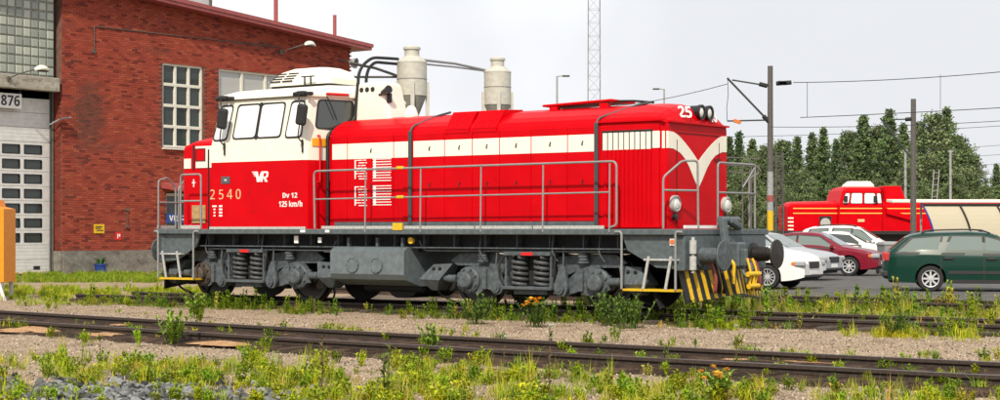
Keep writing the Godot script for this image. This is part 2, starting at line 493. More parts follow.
func bogie(parent: Node, cx: float, axle: float) -> void:
	var b := Node3D.new()
	b.name = "bogie"
	parent.add_child(b, true)
	b.position = V(cx, 0, 0)
	wheel_set(b, -axle); wheel_set(b, axle)
	var g := G.new()
	for s in [1.0, -1.0]:
		prism(g, pv([-1.86, 0.84, -1.66, 0.97, -1.0, 0.99, -0.5, 0.93, 0.5, 0.93, 1.0, 0.99, 1.66, 0.97, 1.86, 0.84, 1.72, 0.76, 1.0, 0.74, 0.66, 0.62, 0.62, 0.33, -0.62, 0.33, -0.66, 0.62, -1.0, 0.74, -1.72, 0.76]), 0.95 * s, 1.03 * s)
	for x in [-0.7, 0.0, 0.7]: box(g, V(x, 0.7, 0), V(0.16, 0.2, 1.9))
	put(g, "bogie_frame", M.under_grey, b)
	g = G.new()
	box(g, V(0, 0.98, 1.17), V(0.98, 0.07, 0.3), Basis(), 0.012)
	box(g, V(0, 0.385, 1.17), V(1.02, 0.06, 0.3), Basis(), 0.012)
	for s in [-1.0, 1.0]:
		box(g, V(0.475 * s, 0.68, 1.24), V(0.035, 0.54, 0.05))
		box(g, V(0.475 * s, 0.5, 1.15), V(0.06, 0.18, 0.22))
	box(g, V(0, 0.32, 1.1), V(0.7, 0.09, 0.2))
	var nest := put(g, "spring_carrier", M.under_grey, b)
	g = G.new()
	box(g, V(0.02, 0.98, 1.328), V(0.24, 0.055, 0.012))
	put(g, "red_marking", M.bright_red, b)
	for x in [-0.235, 0.235]:
		g = G.new()
		coil(g, V(x, 0.44, 1.17), 0.125, 0.034, 0.48, 5.2)
		put(g, "coil_spring", M.spring, b)
	g = G.new()
	box(g, V(0, 0.68, 1.06), V(0.9, 0.5, 0.03))
	put(g, "back_plate", M.under_dark, b)
	for s in [-1.0, 1.0]:
		var mx := Transform3D(Basis.from_scale(V(s, 1, 1)), Vector3.ZERO)
		g = G.new()
		prism(g, rounded(pv([0.56, 0.28, 0.56, 0.5, 0.74, 0.54, 0.98, 0.74, 1.2, 0.78, 1.38, 0.74, 1.5, 0.62, 1.54, 0.5, 1.5, 0.36, 1.38, 0.27, 1.16, 0.26, 1.0, 0.36, 0.82, 0.3]), 0.04, 2), 1.03, 1.13, mx)
		box(g, V(s * 1.02, 0.52, 1.15), V(0.09, 0.36, 0.06), Basis(), 0.012)
		box(g, V(s * 1.56, 0.50, 1.14), V(0.10, 0.26, 0.08), Basis(), 0.012)
		var arm := put(g, "axle_box_arm", M.under_grey, b)
		g = G.new()
		var hub := Transform3D(Basis(Vector3(1, 0, 0), Vector3(0, 0, 1), Vector3(0, -1, 0)), V(s * axle, 0.5, 1.12))
		lathe(g, [Vector2(0.24, 0.0), Vector2(0.24, 0.05), Vector2(0.2, 0.075), Vector2(0.155, 0.08), Vector2(0.15, 0.17), Vector2(0.12, 0.2), Vector2(0.05, 0.205), Vector2(0.0, 0.2)], hub, 20)
		for i in 8:
			var t := TAU * (i + 0.5) / 8
			cyl(g, V(s * axle + 0.2 * cos(t), 0.5 + 0.2 * sin(t), 1.18), V(s * axle + 0.2 * cos(t), 0.5 + 0.2 * sin(t), 1.225), 0.022, -1, 6)
		put(g, "axle_box", M.axle_cover if s < 0 and cx < 0 else M.under_grey, b)
		g = G.new()   # outboard damper and the stack of rubber rings above the box
		cyl(g, V(s * 1.62, 0.52, 1.16), V(s * 1.82, 0.52, 1.16), 0.07, -1, 10)
		cyl(g, V(s * 1.82, 0.52, 1.16), V(s * 1.9, 0.52, 1.16), 0.05, -1, 10)
		put(g, "damper", M.under_grey, b)
		g = G.new()
		for i in 4: cyl(g, V(s * 1.06, 0.83 + 0.05 * i, 1.13), V(s * 1.06, 0.865 + 0.05 * i, 1.13), 0.1 - 0.012 * (i % 2), -1, 12)
		put(g, "rubber_spring", M.under_grey, b)
		g = G.new()   # brake hanger
		prism(g, rounded(pv([0.60, 0.26, 0.52, 0.4, 0.66, 0.78, 0.76, 0.78, 0.82, 0.4, 0.76, 0.26]), 0.06, 3), 1.2, 1.26, mx)
		cyl(g, V(s * 0.67, 0.38, 1.26), V(s * 0.67, 0.38, 1.31), 0.085, -1, 12)
		cyl(g, V(s * 0.67, 0.38, 1.31), V(s * 0.67, 0.38, 1.33), 0.045, -1, 10)
		tube(g, [V(s * 0.71, 0.78, 1.23), V(s * 0.70, 1.1, 1.2)], 0.016)
		put(g, "brake_hanger", M.under_grey, b)
		g = G.new()   # brake block in front of the tyre
		prism(g, pv([1.9, 0.28, 1.86, 0.5, 1.9, 0.74, 2.02, 0.74, 2.02, 0.28]), 0.74, 0.88, mx)
		put(g, "brake_block", M.under_dark, b)
		g = G.new()
		prism(g, pv([0.74, 0.24, 0.8, 0.5, 0.76, 0.72, 0.62, 0.72, 0.62, 0.24]), 0.74, 0.88, mx)
		put(g, "brake_block", M.under_dark, b)
		g = G.new()   # sand box with a sloping lid
		var top := [V(2.19 * s, 0.77, 1.12), V(1.76 * s, 0.79, 1.12)]
		var mid := [V(2.40 * s, 0.50, 1.30), V(1.93 * s, 0.49, 1.30)]
		var low := [V(2.19 * s, 0.30, 1.16), V(2.08 * s, 0.30, 1.16)]
		var back := [V(2.19 * s, 0.77, 0.9), V(1.76 * s, 0.79, 0.9), V(2.40 * s, 0.50, 0.9), V(1.93 * s, 0.49, 0.9), V(2.19 * s, 0.30, 0.9), V(2.08 * s, 0.30, 0.9)]
		g.quad(mid[0], mid[1], top[1], top[0]); g.quad(low[0], low[1], mid[1], mid[0])
		g.quad(top[0], top[1], back[1], back[0]); g.quad(back[0], top[0], mid[0], back[2]) if true else null
		g.quad(back[2], mid[0], low[0], back[4]); g.quad(top[1], back[1], back[3], mid[1]); g.quad(mid[1], back[3], back[5], low[1])
		var sb := put(g, "sand_box", M.under_grey, b)
		g = G.new()
		for q in [0.3, 0.62]:
			var p: Vector3 = top[0].lerp(top[1], q).lerp(mid[0].lerp(mid[1], q), 0.35)
			cyl(g, p, p + V(0, 0.03, 0.03), 0.03, -1, 8)
		put(g, "filler_latch", M.under_dark, b)
		g = G.new()   # sand pipe, and the bracket down to rail guard
		tube(g, bend([V(2.14 * s, 0.34, 1.1), V(2.1 * s, 0.2, 1.0), V(1.9 * s, 0.07, 0.82)], 0.1), 0.022)
		put(g, "sand_pipe", M.oily, b)
	g = G.new()
	tube(g, bend([V(-0.5, 1.02, 1.2), V(-0.62, 0.8, 1.28), V(-0.6, 0.55, 1.27), V(-0.52, 0.44, 1.26)], 0.15), 0.02)
	put(g, "brake_hose", M.rubber, b)
	g = G.new()
	tube(g, bend([V(0.5, 1.02, 1.2), V(0.6, 0.9, 1.3), V(0.56, 0.62, 1.3)], 0.15), 0.018)
	put(g, "brake_hose", M.rubber, b)

func end_gear(t: Node, e: float, xe: float) -> void:   # one buffer beam; e = +1 for the right-hand end
	var g := G.new()
	box(g, V(xe - e * 0.1, 1.02, 0), V(0.18, 0.58, 2.84), Basis(), 0.015)
	for s in [1.0, -1.0]:
		prism(g, pv([xe - e * 0.19, 0.76, xe - e * 0.19, 1.305, xe - e * 1.2, 1.305, xe - e * 1.1, 1.06, xe - e * 0.55, 0.78]), 1.36 * s, 1.40 * s)
	put(g, "buffer_beam", M.deck_grey, t)
	for s in [1.0, -1.0]:
		g = G.new()
		var ax := Transform3D(Basis(Vector3(0, 0, -e), Vector3(e, 0, 0), Vector3(0, -1, 0)), V(xe, 0.98, 0.93 * s))
		lathe(g, [Vector2(0.19, 0), Vector2(0.19, 0.03), Vector2(0.13, 0.04), Vector2(0.125, 0.27), Vector2(0.1, 0.29), Vector2(0.095, 0.4), Vector2(0.14, 0.42), Vector2(0.245, 0.43), Vector2(0.255, 0.445), Vector2(0.245, 0.462), Vector2(0.0, 0.48)], ax, 28)
		put(g, "buffer", M.under_grey if s > 0 else M.oily, t)
	g = G.new()
	box(g, V(xe + e * 0.14, 0.98, -0.02), V(0.28, 0.42, 0.3), Basis(), 0.03)
	box(g, V(xe + e * 0.31, 0.93, 0.0), V(0.12, 0.3, 0.1), Basis(), 0.02)
	tube(g, bend([V(xe + e * 0.42, 0.84, 0.0), V(xe + e * 0.48, 0.72, 0.0), V(xe + e * 0.36, 0.6, 0.0), V(xe + e * 0.28, 0.72, 0.0)], 0.1), 0.035)
	put(g, "coupling_hook", M.deck_grey, t)
	g = G.new()
	box(g, V(xe + e * 0.1, 1.34, 0.3), V(0.1, 0.5, 0.16), Basis(Vector3(0, 0, 1), 0.12 * e), 0.02)
	cyl(g, V(xe + e * 0.05, 1.56, 0.36), V(xe + e * 0.05, 1.56, -0.28), 0.06, -1, 10)
	box(g, V(xe + e * 0.06, 1.50, -0.12), V(0.14, 0.12, 0.42), Basis(Vector3(1, 0, 0), -0.3), 0.03)
	put(g, "uncoupling_lever", M.deck_grey, t)
	for q in [[0.66, 0.02, "black"], [-0.42, 0.06, "black"], [0.5, 0.1, "rubber"], [-0.62, 0.03, "black"], [0.8, -0.1, "roof_red"], [-0.75, -0.05, "roof_red"]]:
		g = G.new()
		var z: float = q[0]
		tube(g, bend([V(xe, 0.88, z), V(xe + e * 0.13, 0.86, z), V(xe + e * 0.2, 0.52 - q[1], z - 0.06), V(xe + e * 0.13, 0.34, z - 0.14), V(xe + e * 0.1, 0.5, z - 0.2)], 0.12), 0.03, 8)
		put(g, "brake_hose", M[q[2]], t)
	g = G.new()
	for s in [0.09, -0.09]: tube(g, bend([V(xe + e * 0.42, 0.92, s), V(xe + e * 0.5, 0.7, s * 1.2), V(xe + e * 0.46, 0.42, s * 1.1), V(xe + e * 0.44, 0.32, 0.0)], 0.1), 0.022, 6)
	cyl(g, V(xe + e * 0.49, 0.66, -0.2), V(xe + e * 0.49, 0.66, 0.2), 0.045, -1, 8)
	cyl(g, V(xe + e * 0.49, 0.46, -0.17), V(xe + e * 0.49, 0.46, 0.17), 0.045, -1, 8)
	cyl(g, V(xe + e * 0.49, 0.46, 0.0), V(xe + e * 0.49, 0.68, 0.0), 0.03, -1, 8)
	for s in [0.24]: tube(g, bend([V(xe + e * 0.1, 0.95, s), V(xe + e * 0.26, 0.84, s), V(xe + e * 0.24, 0.5, s)], 0.06), 0.03, 7)
	put(g, "screw_coupling", M.yellow, t)
	# snow plough with warning stripes
	g = G.new()
	for s in [1.0, -1.0]:
		# each half runs from the middle outwards and back
		var d := V(-0.30 * e, 0, 1.36 * s).normalized()
		var nrm := V(d.z * s, 0, -d.x * s) * e if e > 0 else V(-d.z * s, 0, d.x * s)
		var bs := Basis(d, Vector3(0, 1, 0), d.cross(Vector3(0, 1, 0)))
		if bs.z.dot(V(e, 0, 0)) < 0: bs = Basis(-d, Vector3(0, 1, 0), (-d).cross(Vector3(0, 1, 0)))
		var sg: float = 1.0 if bs.x.dot(d) > 0 else -1.0
		var tilt := Transform3D(bs * Basis(Vector3(1, 0, 0), -0.14), V(xe + e * 0.16, 0.74, 0.0))
		g = G.new()
		prism(g, pv([0.0, 0.0, 0.0, -0.42, sg * 1.3, -0.55, sg * 1.4, 0.0]), -0.03, 0.0, tilt)
		var pl := put(g, "snow_plough", M.black, t)
		for i in 7:
			g = G.new()
			var x := 0.05 + i * 0.19
			var lo := -0.41 - 0.1 * x
			prism(g, pv([sg * x, -0.006, sg * (x + 0.085), -0.006, sg * (x + 0.085) + 0.1, lo, sg * x + 0.1, lo] if sg < 0.0 or i < 6 else [sg * x, -0.006, sg * (x + 0.085), -0.006, sg * (x + 0.1), lo, sg * (x + 0.05), lo]), 0.0, 0.005, tilt)
			put(g, "warning_stripe", M.yellow, pl)
	# steps on both sides
	for s in [1.0, -1.0]:
		g = G.new()
		var xs := xe - e * 0.62
		box(g, V(xs, 0.41, 1.36 * s), V(1.04, 0.035, 0.28))
		put(g, "yellow_step", M.yellow, t)
		g = G.new()
		box(g, V(xs + e * 0.2, 0.91, 1.36 * s), V(0.64, 0.03, 0.24))
		for dx in [-0.12, 0.30]:
			box(g, V(xs + e * (dx + 0.05), 0.69, 1.49 * s), V(0.045, 0.56, 0.02), Basis(Vector3(0, 0, 1), -0.2 * e))
		put(g, "step_ladder", M.worn_grey, t)
		g = G.new()
		tube(g, bend([V(xs - e * 0.66, 1.36, 1.5 * s), V(xs - e * 0.52, 1.37, 1.515 * s), V(xs - e * 0.52, 0.42, 1.515 * s)], 0.1), 0.022)
		tube(g, bend([V(xs + e * 0.62, 1.36, 1.5 * s), V(xs + e * 0.5, 1.37, 1.515 * s), V(xs + e * 0.5, 0.42, 1.515 * s)], 0.1), 0.022)
		put(g, "step_rail", M.rail_paint, t)
	g = G.new()
	box(g, V(xe - e * 0.3, 0.56, 0), V(0.1, 0.34, 1.5))
	box(g, V(xe - e * 0.9, 0.3, 0.8), V(0.06, 0.5, 0.1), Basis(Vector3(0, 0, 1), 0.5 * e))
	put(g, "plough_bracket", M.under_dark, t)

func locomotive() -> void:
	var t := thing("diesel_locomotive", "large red and cream diesel locomotive numbered 2540 standing in front of the brick shed", "locomotive", S(0, 0, 0), -TH)
	var g: G
	var o: MeshInstance3D
	# --- frame
	g = G.new()
	box(g, V(0, 1.36, 0), V(12.32, 0.1, 3.0), Basis(), 0.012)
	put(g, "deck", M.deck_grey, t)
	g = G.new()
	box(g, V(0, 1.15, 0), V(11.5, 0.32, 2.1))
	put(g, "main_frame", M.under_dark, t)
	g = G.new()
	box(g, V(-0.1, 1.075, 1.17), V(10.2, 0.022, 0.24))
	box(g, V(-0.1, 1.075, -1.17), V(10.2, 0.022, 0.24))
	for i in 15: box(g, V(-4.9 + i * 0.69, 1.19, 1.14), V(0.018, 0.22, 0.16))
	put(g, "frame_flange", M.under_grey, t)
	g = G.new()
	for x in [-4.95, -3.4, 1.9, 3.45, 4.4]:
		g = G.new()
		tube(g, bend([V(x, 1.3, 1.2), V(x + 0.02, 1.0, 1.28), V(x + 0.1, 0.86, 1.22)], 0.1), 0.014)
		put(g, "drop_pipe", M.under_grey, t)
	for q in [[V(-4.9, 1.02, 1.22), V(-1.6, 1.0, 1.22), V(-1.5, 1.2, 1.2)], [V(0.5, 1.2, 1.2), V(0.62, 1.02, 1.22), V(4.8, 1.03, 1.22)]]:
		g = G.new()
		tube(g, bend(q, 0.1), 0.02)
		put(g, "frame_pipe", M.under_grey, t)
	for e in [1.0, -1.0]: end_gear(t, e, 6.16 * e)
	bogie(t, -3.82, 1.31)
	bogie(t, 2.96, 1.37)
	# --- tank between the bogies
	g = G.new()
	var sec := pv([1.15, 1.09, 1.36, 1.075, 1.47, 1.0, 1.47, 0.58, 1.4, 0.48, 1.0, 0.36, -1.0, 0.36, -1.4, 0.48, -1.47, 0.58, -1.47, 1.0, -1.36, 1.075, -1.15, 1.09])
	prism(g, sec, -1.42, 0.36, Transform3D(FRONT, Vector3.ZERO))
	var tank := put(g, "fuel_tank", M.tank_grey, t)
	for x in [-0.86, -0.28]:
		g = G.new()
		cyl(g, V(x, 0.75, 1.468), V(x, 0.75, 1.492), 0.125, -1, 20)
		ring_prism(g, disc_poly(x, 0.75, 0.145), disc_poly(x, 0.75, 0.115), 1.468, 1.50)
		for i in 10: cyl(g, V(x + 0.13 * cos(TAU * i / 10), 0.75 + 0.13 * sin(TAU * i / 10), 1.5), V(x + 0.13 * cos(TAU * i / 10), 0.75 + 0.13 * sin(TAU * i / 10), 1.512), 0.012, -1, 6)
		put(g, "inspection_cover", M.tank_grey, tank)
	g = G.new()
	for x in [-1.1, -0.4, 0.2]: box(g, V(x, 1.15, 1.3), V(0.05, 0.2, 0.06))
	put(g, "tank_bracket", M.under_grey, tank)
	g = G.new()
	box(g, V(-0.5, 0.38, 0.3), V(1.5, 0.3, 0.9), Basis(), 0.05)
	prism(g, rounded(pv([-0.5, 0.12, -0.72, 0.3, -0.72, 0.5, 0.1, 0.5, 0.1, 0.3, -0.1, 0.12]), 0.1), -0.5, 0.7)
	box(g, V(0.75, 0.35, 0.35), V(0.5, 0.12, 0.5))
	put(g, "gearbox", M.under_dark, t)
	g = G.new()
	box(g, V(0.24, 1.455, 1.5), V(0.22, 0.13, 0.03))
	put(g, "yellow_marker", M.yellow, t)
	g = G.new()
	cyl(g, V(0.42, 1.2, 1.3), V(0.42, 1.2, 1.36), 0.06, -1, 12)
	put(g, "filler_cap", M.yellow, t)
	for p in [[-2.38, 1.21, 0.1, 0.14], [-1.78, 1.2, 0.08, 0.1], [-2.08, 1.37, 0.12, 0.05], [-1.46, 1.37, 0.1, 0.05]]:
		g = G.new()
		box(g, V(p[0], p[1], 1.36 if p[1] < 1.3 else 1.506), V(p[2], p[3], 0.02))
		put(g, "white_plate", M.white_paint, t)
	g = G.new()
	box(g, V(5.93, 1.2, 1.41), V(0.1, 0.12, 0.03))
	o = put(g, "marker_lamp", M.white_paint, t)
	g = G.new()
	cyl(g, V(5.93, 1.2, 1.425), V(5.93, 1.2, 1.44), 0.04, -1, 12)
	put(g, "lamp_lens", M.orange, o)
	g = G.new()
	for y in [0.86, 1.12]: cyl(g, V(6.24, y - 0.11, 1.3), V(6.24, y + 0.11, 1.3), 0.06, -1, 12)
	cyl(g, V(6.24, 0.7, 1.3), V(6.24, 1.28, 1.3), 0.03, -1, 8)
	put(g, "air_reservoir", M.worn_grey, t)
	# --- walkway edge
	for a in [[-1.62, 0.12], [0.38, 1.96], [1.99, 3.2], [3.23, 4.66]]:
		g = G.new()
		box(g, V((a[0] + a[1]) / 2, 1.44, 1.485), V(a[1] - a[0], 0.055, 0.02))
		put(g, "toe_board", M.worn_grey, t)
	# --- long hood
	g = G.new()
	var rings := []
	for st in [[-1.76, 1.09, 3.2, 3.55], [4.3, 1.09, 3.2, 3.55], [4.95, 1.09, 3.2, 3.56], [5.1, 1.09, 3.2, 3.56], [5.28, 1.09, 3.2, 3.54], [5.42, 1.085, 3.2, 3.5], [5.51, 1.06, 3.19, 3.43], [5.57, 1.03, 3.18, 3.31], [5.6, 1.0, 3.17, 3.2]]:
		rings.append(hood_ring(st[0], st[1], 1.41, st[2], st[3]))
	loft(g, rings)
	var hood := put(g, "long_hood", M.red, t)
	g = G.new()
	box(g, V(1.32, 1.475, 1.098), V(5.9, 0.13, 0.04))
	put(g, "hood_plinth", M.deck_grey, t)
	for a in [[-1.7, -1.33], [-1.31, -0.2], [-0.18, 0.16], [0.28, 0.99], [1.01, 1.62], [1.64, 2.22], [2.24, 2.9], [2.92, 3.66], [3.68, 4.23]]:
		g = G.new()
		var xm: float = (a[0] + a[1]) / 2; var w: float = a[1] - a[0]
		box(g, V(xm, 2.135, 1.096), V(w, 1.17, 0.012), Basis(), 0.003)
		box(g, V(xm, 3.083, 1.096), V(w, 0.13, 0.012), Basis(), 0.003)
		o = put(g, "hood_door", M.red, t)
		g = G.new()
		box(g, V(xm, 2.87, 1.0965), V(w, 0.294, 0.012), Basis(), 0.003)
		put(g, "cream_band", M.cream, o)
		if w > 0.5:
			g = G.new()
			for y in [2.86, 2.2]:
				box(g, V(xm + 0.02, y, 1.108), V(0.022, 0.05, 0.014))
				cyl(g, V(xm + 0.03, y + 0.03, 1.11), V(xm + 0.04, y + 0.05, 1.12), 0.01, -1, 6)
			put(g, "door_catch", M.under_dark, o)
	# grilled end panel with vertical ribs
	for i in 12:
		g = G.new()
		box(g, V(4.44 + i * 0.086, 2.1, 1.1), V(0.05, 1.28, 0.028), Basis(), 0.01)
		put(g, "rib", M.red, hood)
	g = G.new()
	box(g, V(5.43, 2.3, 1.096), V(0.12, 1.7, 0.014), Basis(), 0.003)
	box(g, V(4.95, 1.45, 1.11), V(1.16, 0.03, 0.05))
	put(g, "corner_panel", M.red, hood)
	g = G.new()
	box(g, V(4.86, 2.91, 1.086), V(1.0, 0.31, 0.012))
	put(g, "grille_opening", M.under_dark, hood)
	for i in 9:
		g = G.new()
		box(g, V(4.43 + i * 0.107, 2.88, 1.1), V(0.085, 0.29, 0.018), Basis(), 0.004)
		put(g, "grille_slat", M.cream, hood)
	g = G.new()
	box(g, V(5.43, 2.89, 1.1), V(0.14, 0.28, 0.014), Basis(), 0.003)
	put(g, "cream_band", M.cream, hood)
	g = G.new()   # rain gutter along the roof edge
	box(g, V(4.95, 3.215, 1.1), V(1.3, 0.03, 0.06))
	box(g, V(5.6, 3.19, 0), V(0.12, 0.03, 2.0))
	put(g, "gutter", M.red, hood)
	# cream V on the end and the curve round the corner
	var vee := PackedVector2Array()
	var up := [[1.0, 3.03], [0.83, 3.02], [0.72, 2.99], [0.6, 2.94], [0.45, 2.86], [0.3, 2.77], [0.15, 2.67], [0.0, 2.56]]
	var dn := [[0.0, 2.1], [0.12, 2.23], [0.3, 2.45], [0.45, 2.59], [0.6, 2.68], [0.83, 2.745], [1.0, 2.75]]
	for p in up: vee.append(Vector2(-p[0], p[1]))
	for i in range(up.size() - 2, -1, -1): vee.append(Vector2(up[i][0], up[i][1]))
	for i in range(dn.size() - 1, -1, -1): vee.append(Vector2(dn[i][0], dn[i][1]))
	for i in range(1, dn.size()): vee.append(Vector2(-dn[i][0], dn[i][1]))
	g = G.new()
	prism(g, vee, 0.0, 0.006, Transform3D(FRONT, V(5.6, 0, 0)))
	for s in [1.0, -1.0]:   # over the cut corner
		var q := [V(5.522, 2.745, 1.064 * s), V(5.604, 2.75, 1.002 * s), V(5.604, 3.03, 1.002 * s), V(5.522, 3.03, 1.064 * s)]
		if s > 0: g.quad(q[0], q[1], q[2], q[3])
		else: g.quad(q[1], q[0], q[3], q[2])
	put(g, "cream_chevron", M.cream, hood)
	g = G.new()
	for z in [-0.72, 0.72]: box(g, V(5.606, 2.2, z), V(0.012, 1.4, 0.012))
	box(g, V(5.606, 3.02, 0), V(0.012, 0.012, 1.45))
	for z in [-0.72, -0.62]: box(g, V(5.612, 2.6, z), V(0.02, 0.05, 0.08))
	put(g, "end_door_seam", M.seam, hood)
	# pipe bands over the hood
	for p in [[0.22, 0.5], [4.27, 0.95]]:
		g = G.new()
		var x: float = p[0]
		box(g, V(x, 2.32, 1.12), V(0.075, 1.78, 0.05), Basis(), 0.012)
		tube(g, bend([V(x, 3.2, 1.11), V(x + 0.02, 3.29, 1.06), V(x + p[1] * 0.45, 3.5, 0.6), V(x + p[1] * 0.6, 3.58, 0.3)], 0.1), 0.022, 8)
		put(g, "cable_duct", M.pipe_grey, t)
	# side intakes on the roof shoulder
	for x in [1.29, 1.9]:
		g = G.new()
		prism(g, pv([1.112, 3.13, 1.112, 3.2, 0.86, 3.53, 0.3, 3.56, 0.3, 3.13]), x - 0.27, x + 0.27, Transform3D(Basis(Vector3(0, 0, 1), Vector3(0, 1, 0), Vector3(-1, 0, 0)), Vector3.ZERO).affine_inverse() if false else Transform3D(Basis(Vector3(0, 0, 1), Vector3(0, 1, 0), Vector3(1, 0, 0)), Vector3.ZERO))
		o = put(g, "roof_intake", M.red, t)
		for i in 9:
			g = G.new()
			box(g, V(x - 0.235 + i * 0.0588, 3.36, 0.995), V(0.034, 0.40, 0.014), Basis(Vector3(1, 0, 0), -0.652))
			put(g, "slat", M.red, o)
	g = G.new()
	box(g, V(3.45, 3.615, 0.1), V(1.45, 0.04, 0.8), Basis(Vector3(0, 0, 1), 0.03), 0.01)
	for x in [2.95, 4.0]: box(g, V(x, 3.54, 0.42), V(0.16, 0.1, 0.12))
	o = put(g, "exhaust_shield", M.red, t)
	g = G.new()
	tube(g, bend([V(4.1, 3.63, 0.3), V(4.5, 3.62, 0.25), V(4.85, 3.58, 0.2)], 0.1), 0.02)
	put(g, "roof_pipe", M.black, t)
	# headlights on the brow and marker lights
	for z in [-0.08, -0.36]:
		g = G.new()
		cyl(g, V(5.4, 3.4, z), V(5.6, 3.4, z), 0.115, -1, 20)
		ring_prism(g, disc_poly(-z, 3.4, 0.128), disc_poly(-z, 3.4, 0.095), 0.0, 0.06, Transform3D(FRONT, V(5.58, 0, 0)))
		o = put(g, "headlight", M.black, t)
		g = G.new()
		lathe(g, [Vector2(0.097, 0.0), Vector2(0.08, 0.016), Vector2(0.04, 0.03), Vector2(0.0, 0.034)], Transform3D(Basis(Vector3(0, 0, -1), Vector3(1, 0, 0), Vector3(0, -1, 0)), V(5.605, 3.4, z)), 20)
		put(g, "lens", M.lens, o)
	for z in [0.82, -0.93]:
		g = G.new()
		lathe(g, [Vector2(0.0, 0.0), Vector2(0.14, 0.0), Vector2(0.14, 0.06), Vector2(0.12, 0.075), Vector2(0.10, 0.06)], Transform3D(Basis(Vector3(0, 0, -1), Vector3(1, 0, 0), Vector3(0, -1, 0)), V(5.6, 1.83, z)), 20)
		o = put(g, "marker_light", M.worn_grey, t)
		g = G.new()
		lathe(g, [Vector2(0.105, 0.05), Vector2(0.07, 0.08), Vector2(0.0, 0.09)], Transform3D(Basis(Vector3(0, 0, -1), Vector3(1, 0, 0), Vector3(0, -1, 0)), V(5.6, 1.83, z)), 18)
		put(g, "lens", M.lens, o)
		g = G.new()
		lathe(g, [Vector2(0.0, 0.0), Vector2(0.06, 0.0), Vector2(0.06, 0.05), Vector2(0.0, 0.06)], Transform3D(Basis(Vector3(0, 0, -1), Vector3(1, 0, 0), Vector3(0, -1, 0)), V(5.6, 1.61, z)), 14)
		put(g, "tail_light", M.black, t)
	words("25", "lettering", 0.2, M.white_paint, t, Transform3D(Basis(Vector3(0, 1, 0), -0.45) * FRONT * Basis(Vector3(1, 0, 0), -0.3), V(5.585, 3.375, 0.42)), 0.95)
	words("40", "lettering", 0.2, M.white_paint, t, Transform3D(FRONT * Basis(Vector3(1, 0, 0), -0.3), V(5.6, 3.34, -0.5)), 0.95)
	g = G.new()
	box(g, V(6.08, 1.445, 0.55), V(0.03, 0.05, 1.5))
	put(g, "end_toe_board", M.white_paint, t)
	# --- short hood at the other end
	g = G.new()
	rings = []
	for st in [[-5.82, 1.02, 2.98, 3.06], [-5.74, 1.08, 3.08, 3.2], [-5.5, 1.09, 3.13, 3.3], [-4.5, 1.09, 3.15, 3.4]]:
		rings.append(hood_ring(st[0], st[1], 1.41, st[2], st[3]))
	loft(g, rings)
	var sh := put(g, "short_hood", M.red, t)
	g = G.new()
	box(g, V(-5.63, 2.74, 1.092), V(0.2, 0.2, 0.014))
	box(g, V(-5.07, 2.78, 1.1), V(0.62, 0.27, 0.014))
	box(g, V(-5.14, 3.0, 1.1), V(0.5, 0.17, 0.014))
	put(g, "cream_band", M.cream, sh)
	g = G.new()
	box(g, V(-5.45, 2.86, 1.1), V(0.045, 0.5, 0.02))
	ring_prism(g, pv([-5.38, 2.78, -5.1, 2.78, -5.1, 3.04, -5.38, 3.04]), pv([-5.355, 2.8, -5.125, 2.8, -5.125, 3.02, -5.355, 3.02]), 1.1, 1.118)
	put(g, "door_edge", M.seam, sh)
	g = G.new()
	box(g, V(-5.24, 2.91, 1.106), V(0.23, 0.22, 0.012))
	put(g, "red_panel", M.red, sh)
	g = G.new()
	box(g, V(-5.3, 1.71, 1.1), V(0.38, 0.36, 0.02))
	put(g, "plywood_sheet", M.plywood, sh)
	g = G.new()
	box(g, V(-5.45, 2.34, 1.095), V(0.025, 0.16, 0.008)); box(g, V(-5.45, 2.35, 1.096), V(0.1, 0.022, 0.008))
	put(g, "cross_mark", M.white_paint, sh)
	# --- cab
	g = G.new()
	loft(g, [plan_ring(-4.63, -1.62, 1.5, 1.41, 0.1, 0.4), plan_ring(-4.63, -1.62, 1.5, 2.72, 0.1, 0.4)])
	var cab := put(g, "cab_lower", M.red, t)
	g = G.new()
	loft(g, [plan_ring(-4.63, -1.62, 1.5, 2.72, 0.1, 0.4), plan_ring(-4.62, -1.62, 1.5, 3.08, 0.1, 0.4), plan_ring(-4.42, -1.63, 1.43, 3.93, 0.1, 0.38)])
	var cabu := put(g, "cab_upper", M.cream, t)
	g = G.new()
	loft(g, [plan_ring(-4.47, -1.58, 1.475, 3.93, 0.1, 0.39), plan_ring(-4.47, -1.58, 1.475, 3.965, 0.1, 0.39), plan_ring(-4.42, -1.62, 1.38, 4.05, 0.12, 0.38), plan_ring(-4.3, -1.68, 1.14, 4.13, 0.16, 0.34), plan_ring(-4.1, -1.8, 0.78, 4.18, 0.2, 0.26), plan_ring(-3.9, -2.0, 0.4, 4.2, 0.1, 0.1)])
	put(g, "cab_roof", M.cream, t)
	g = G.new()
	box(g, V(-3.2, 3.935, 1.462), V(2.4, 0.02, 0.03))
	box(g, V(-4.62, 2.2, 1.49), V(0.02, 1.58, 0.025))
	put(g, "rain_strip", M.under_dark, cabu)
	g = G.new()
	box(g, V(-3.3, 1.43, 1.5), V(2.56, 0.05, 0.015))
	put(g, "cab_skirt", M.worn_grey, cab)
	var side := Transform3D(Basis(Vector3(1, 0, 0), -0.0822), V(0, 3.08, 1.5))
	var sw := func(a: Array) -> PackedVector2Array:
		var p := PackedVector2Array()
		for i in range(0, a.size(), 2): p.append(Vector2(a[i], a[i + 1] - 3.08))
		return p
	window_unit(cabu, sw.call([-4.5, 3.14, -4.11, 3.14, -3.95, 3.85, -4.3, 3.85]), side, M.sky_glare_pane, "small slanted white side window")
	window_unit(cabu, sw.call([-3.96, 3.16, -3.32, 3.16, -3.22, 3.85, -3.84, 3.85]), side, M.sky_glare_pane)
	window_unit(cabu, sw.call([-3.31, 3.16, -2.66, 3.16, -2.56, 3.85, -3.21, 3.85]), side, M.sky_glare_pane)
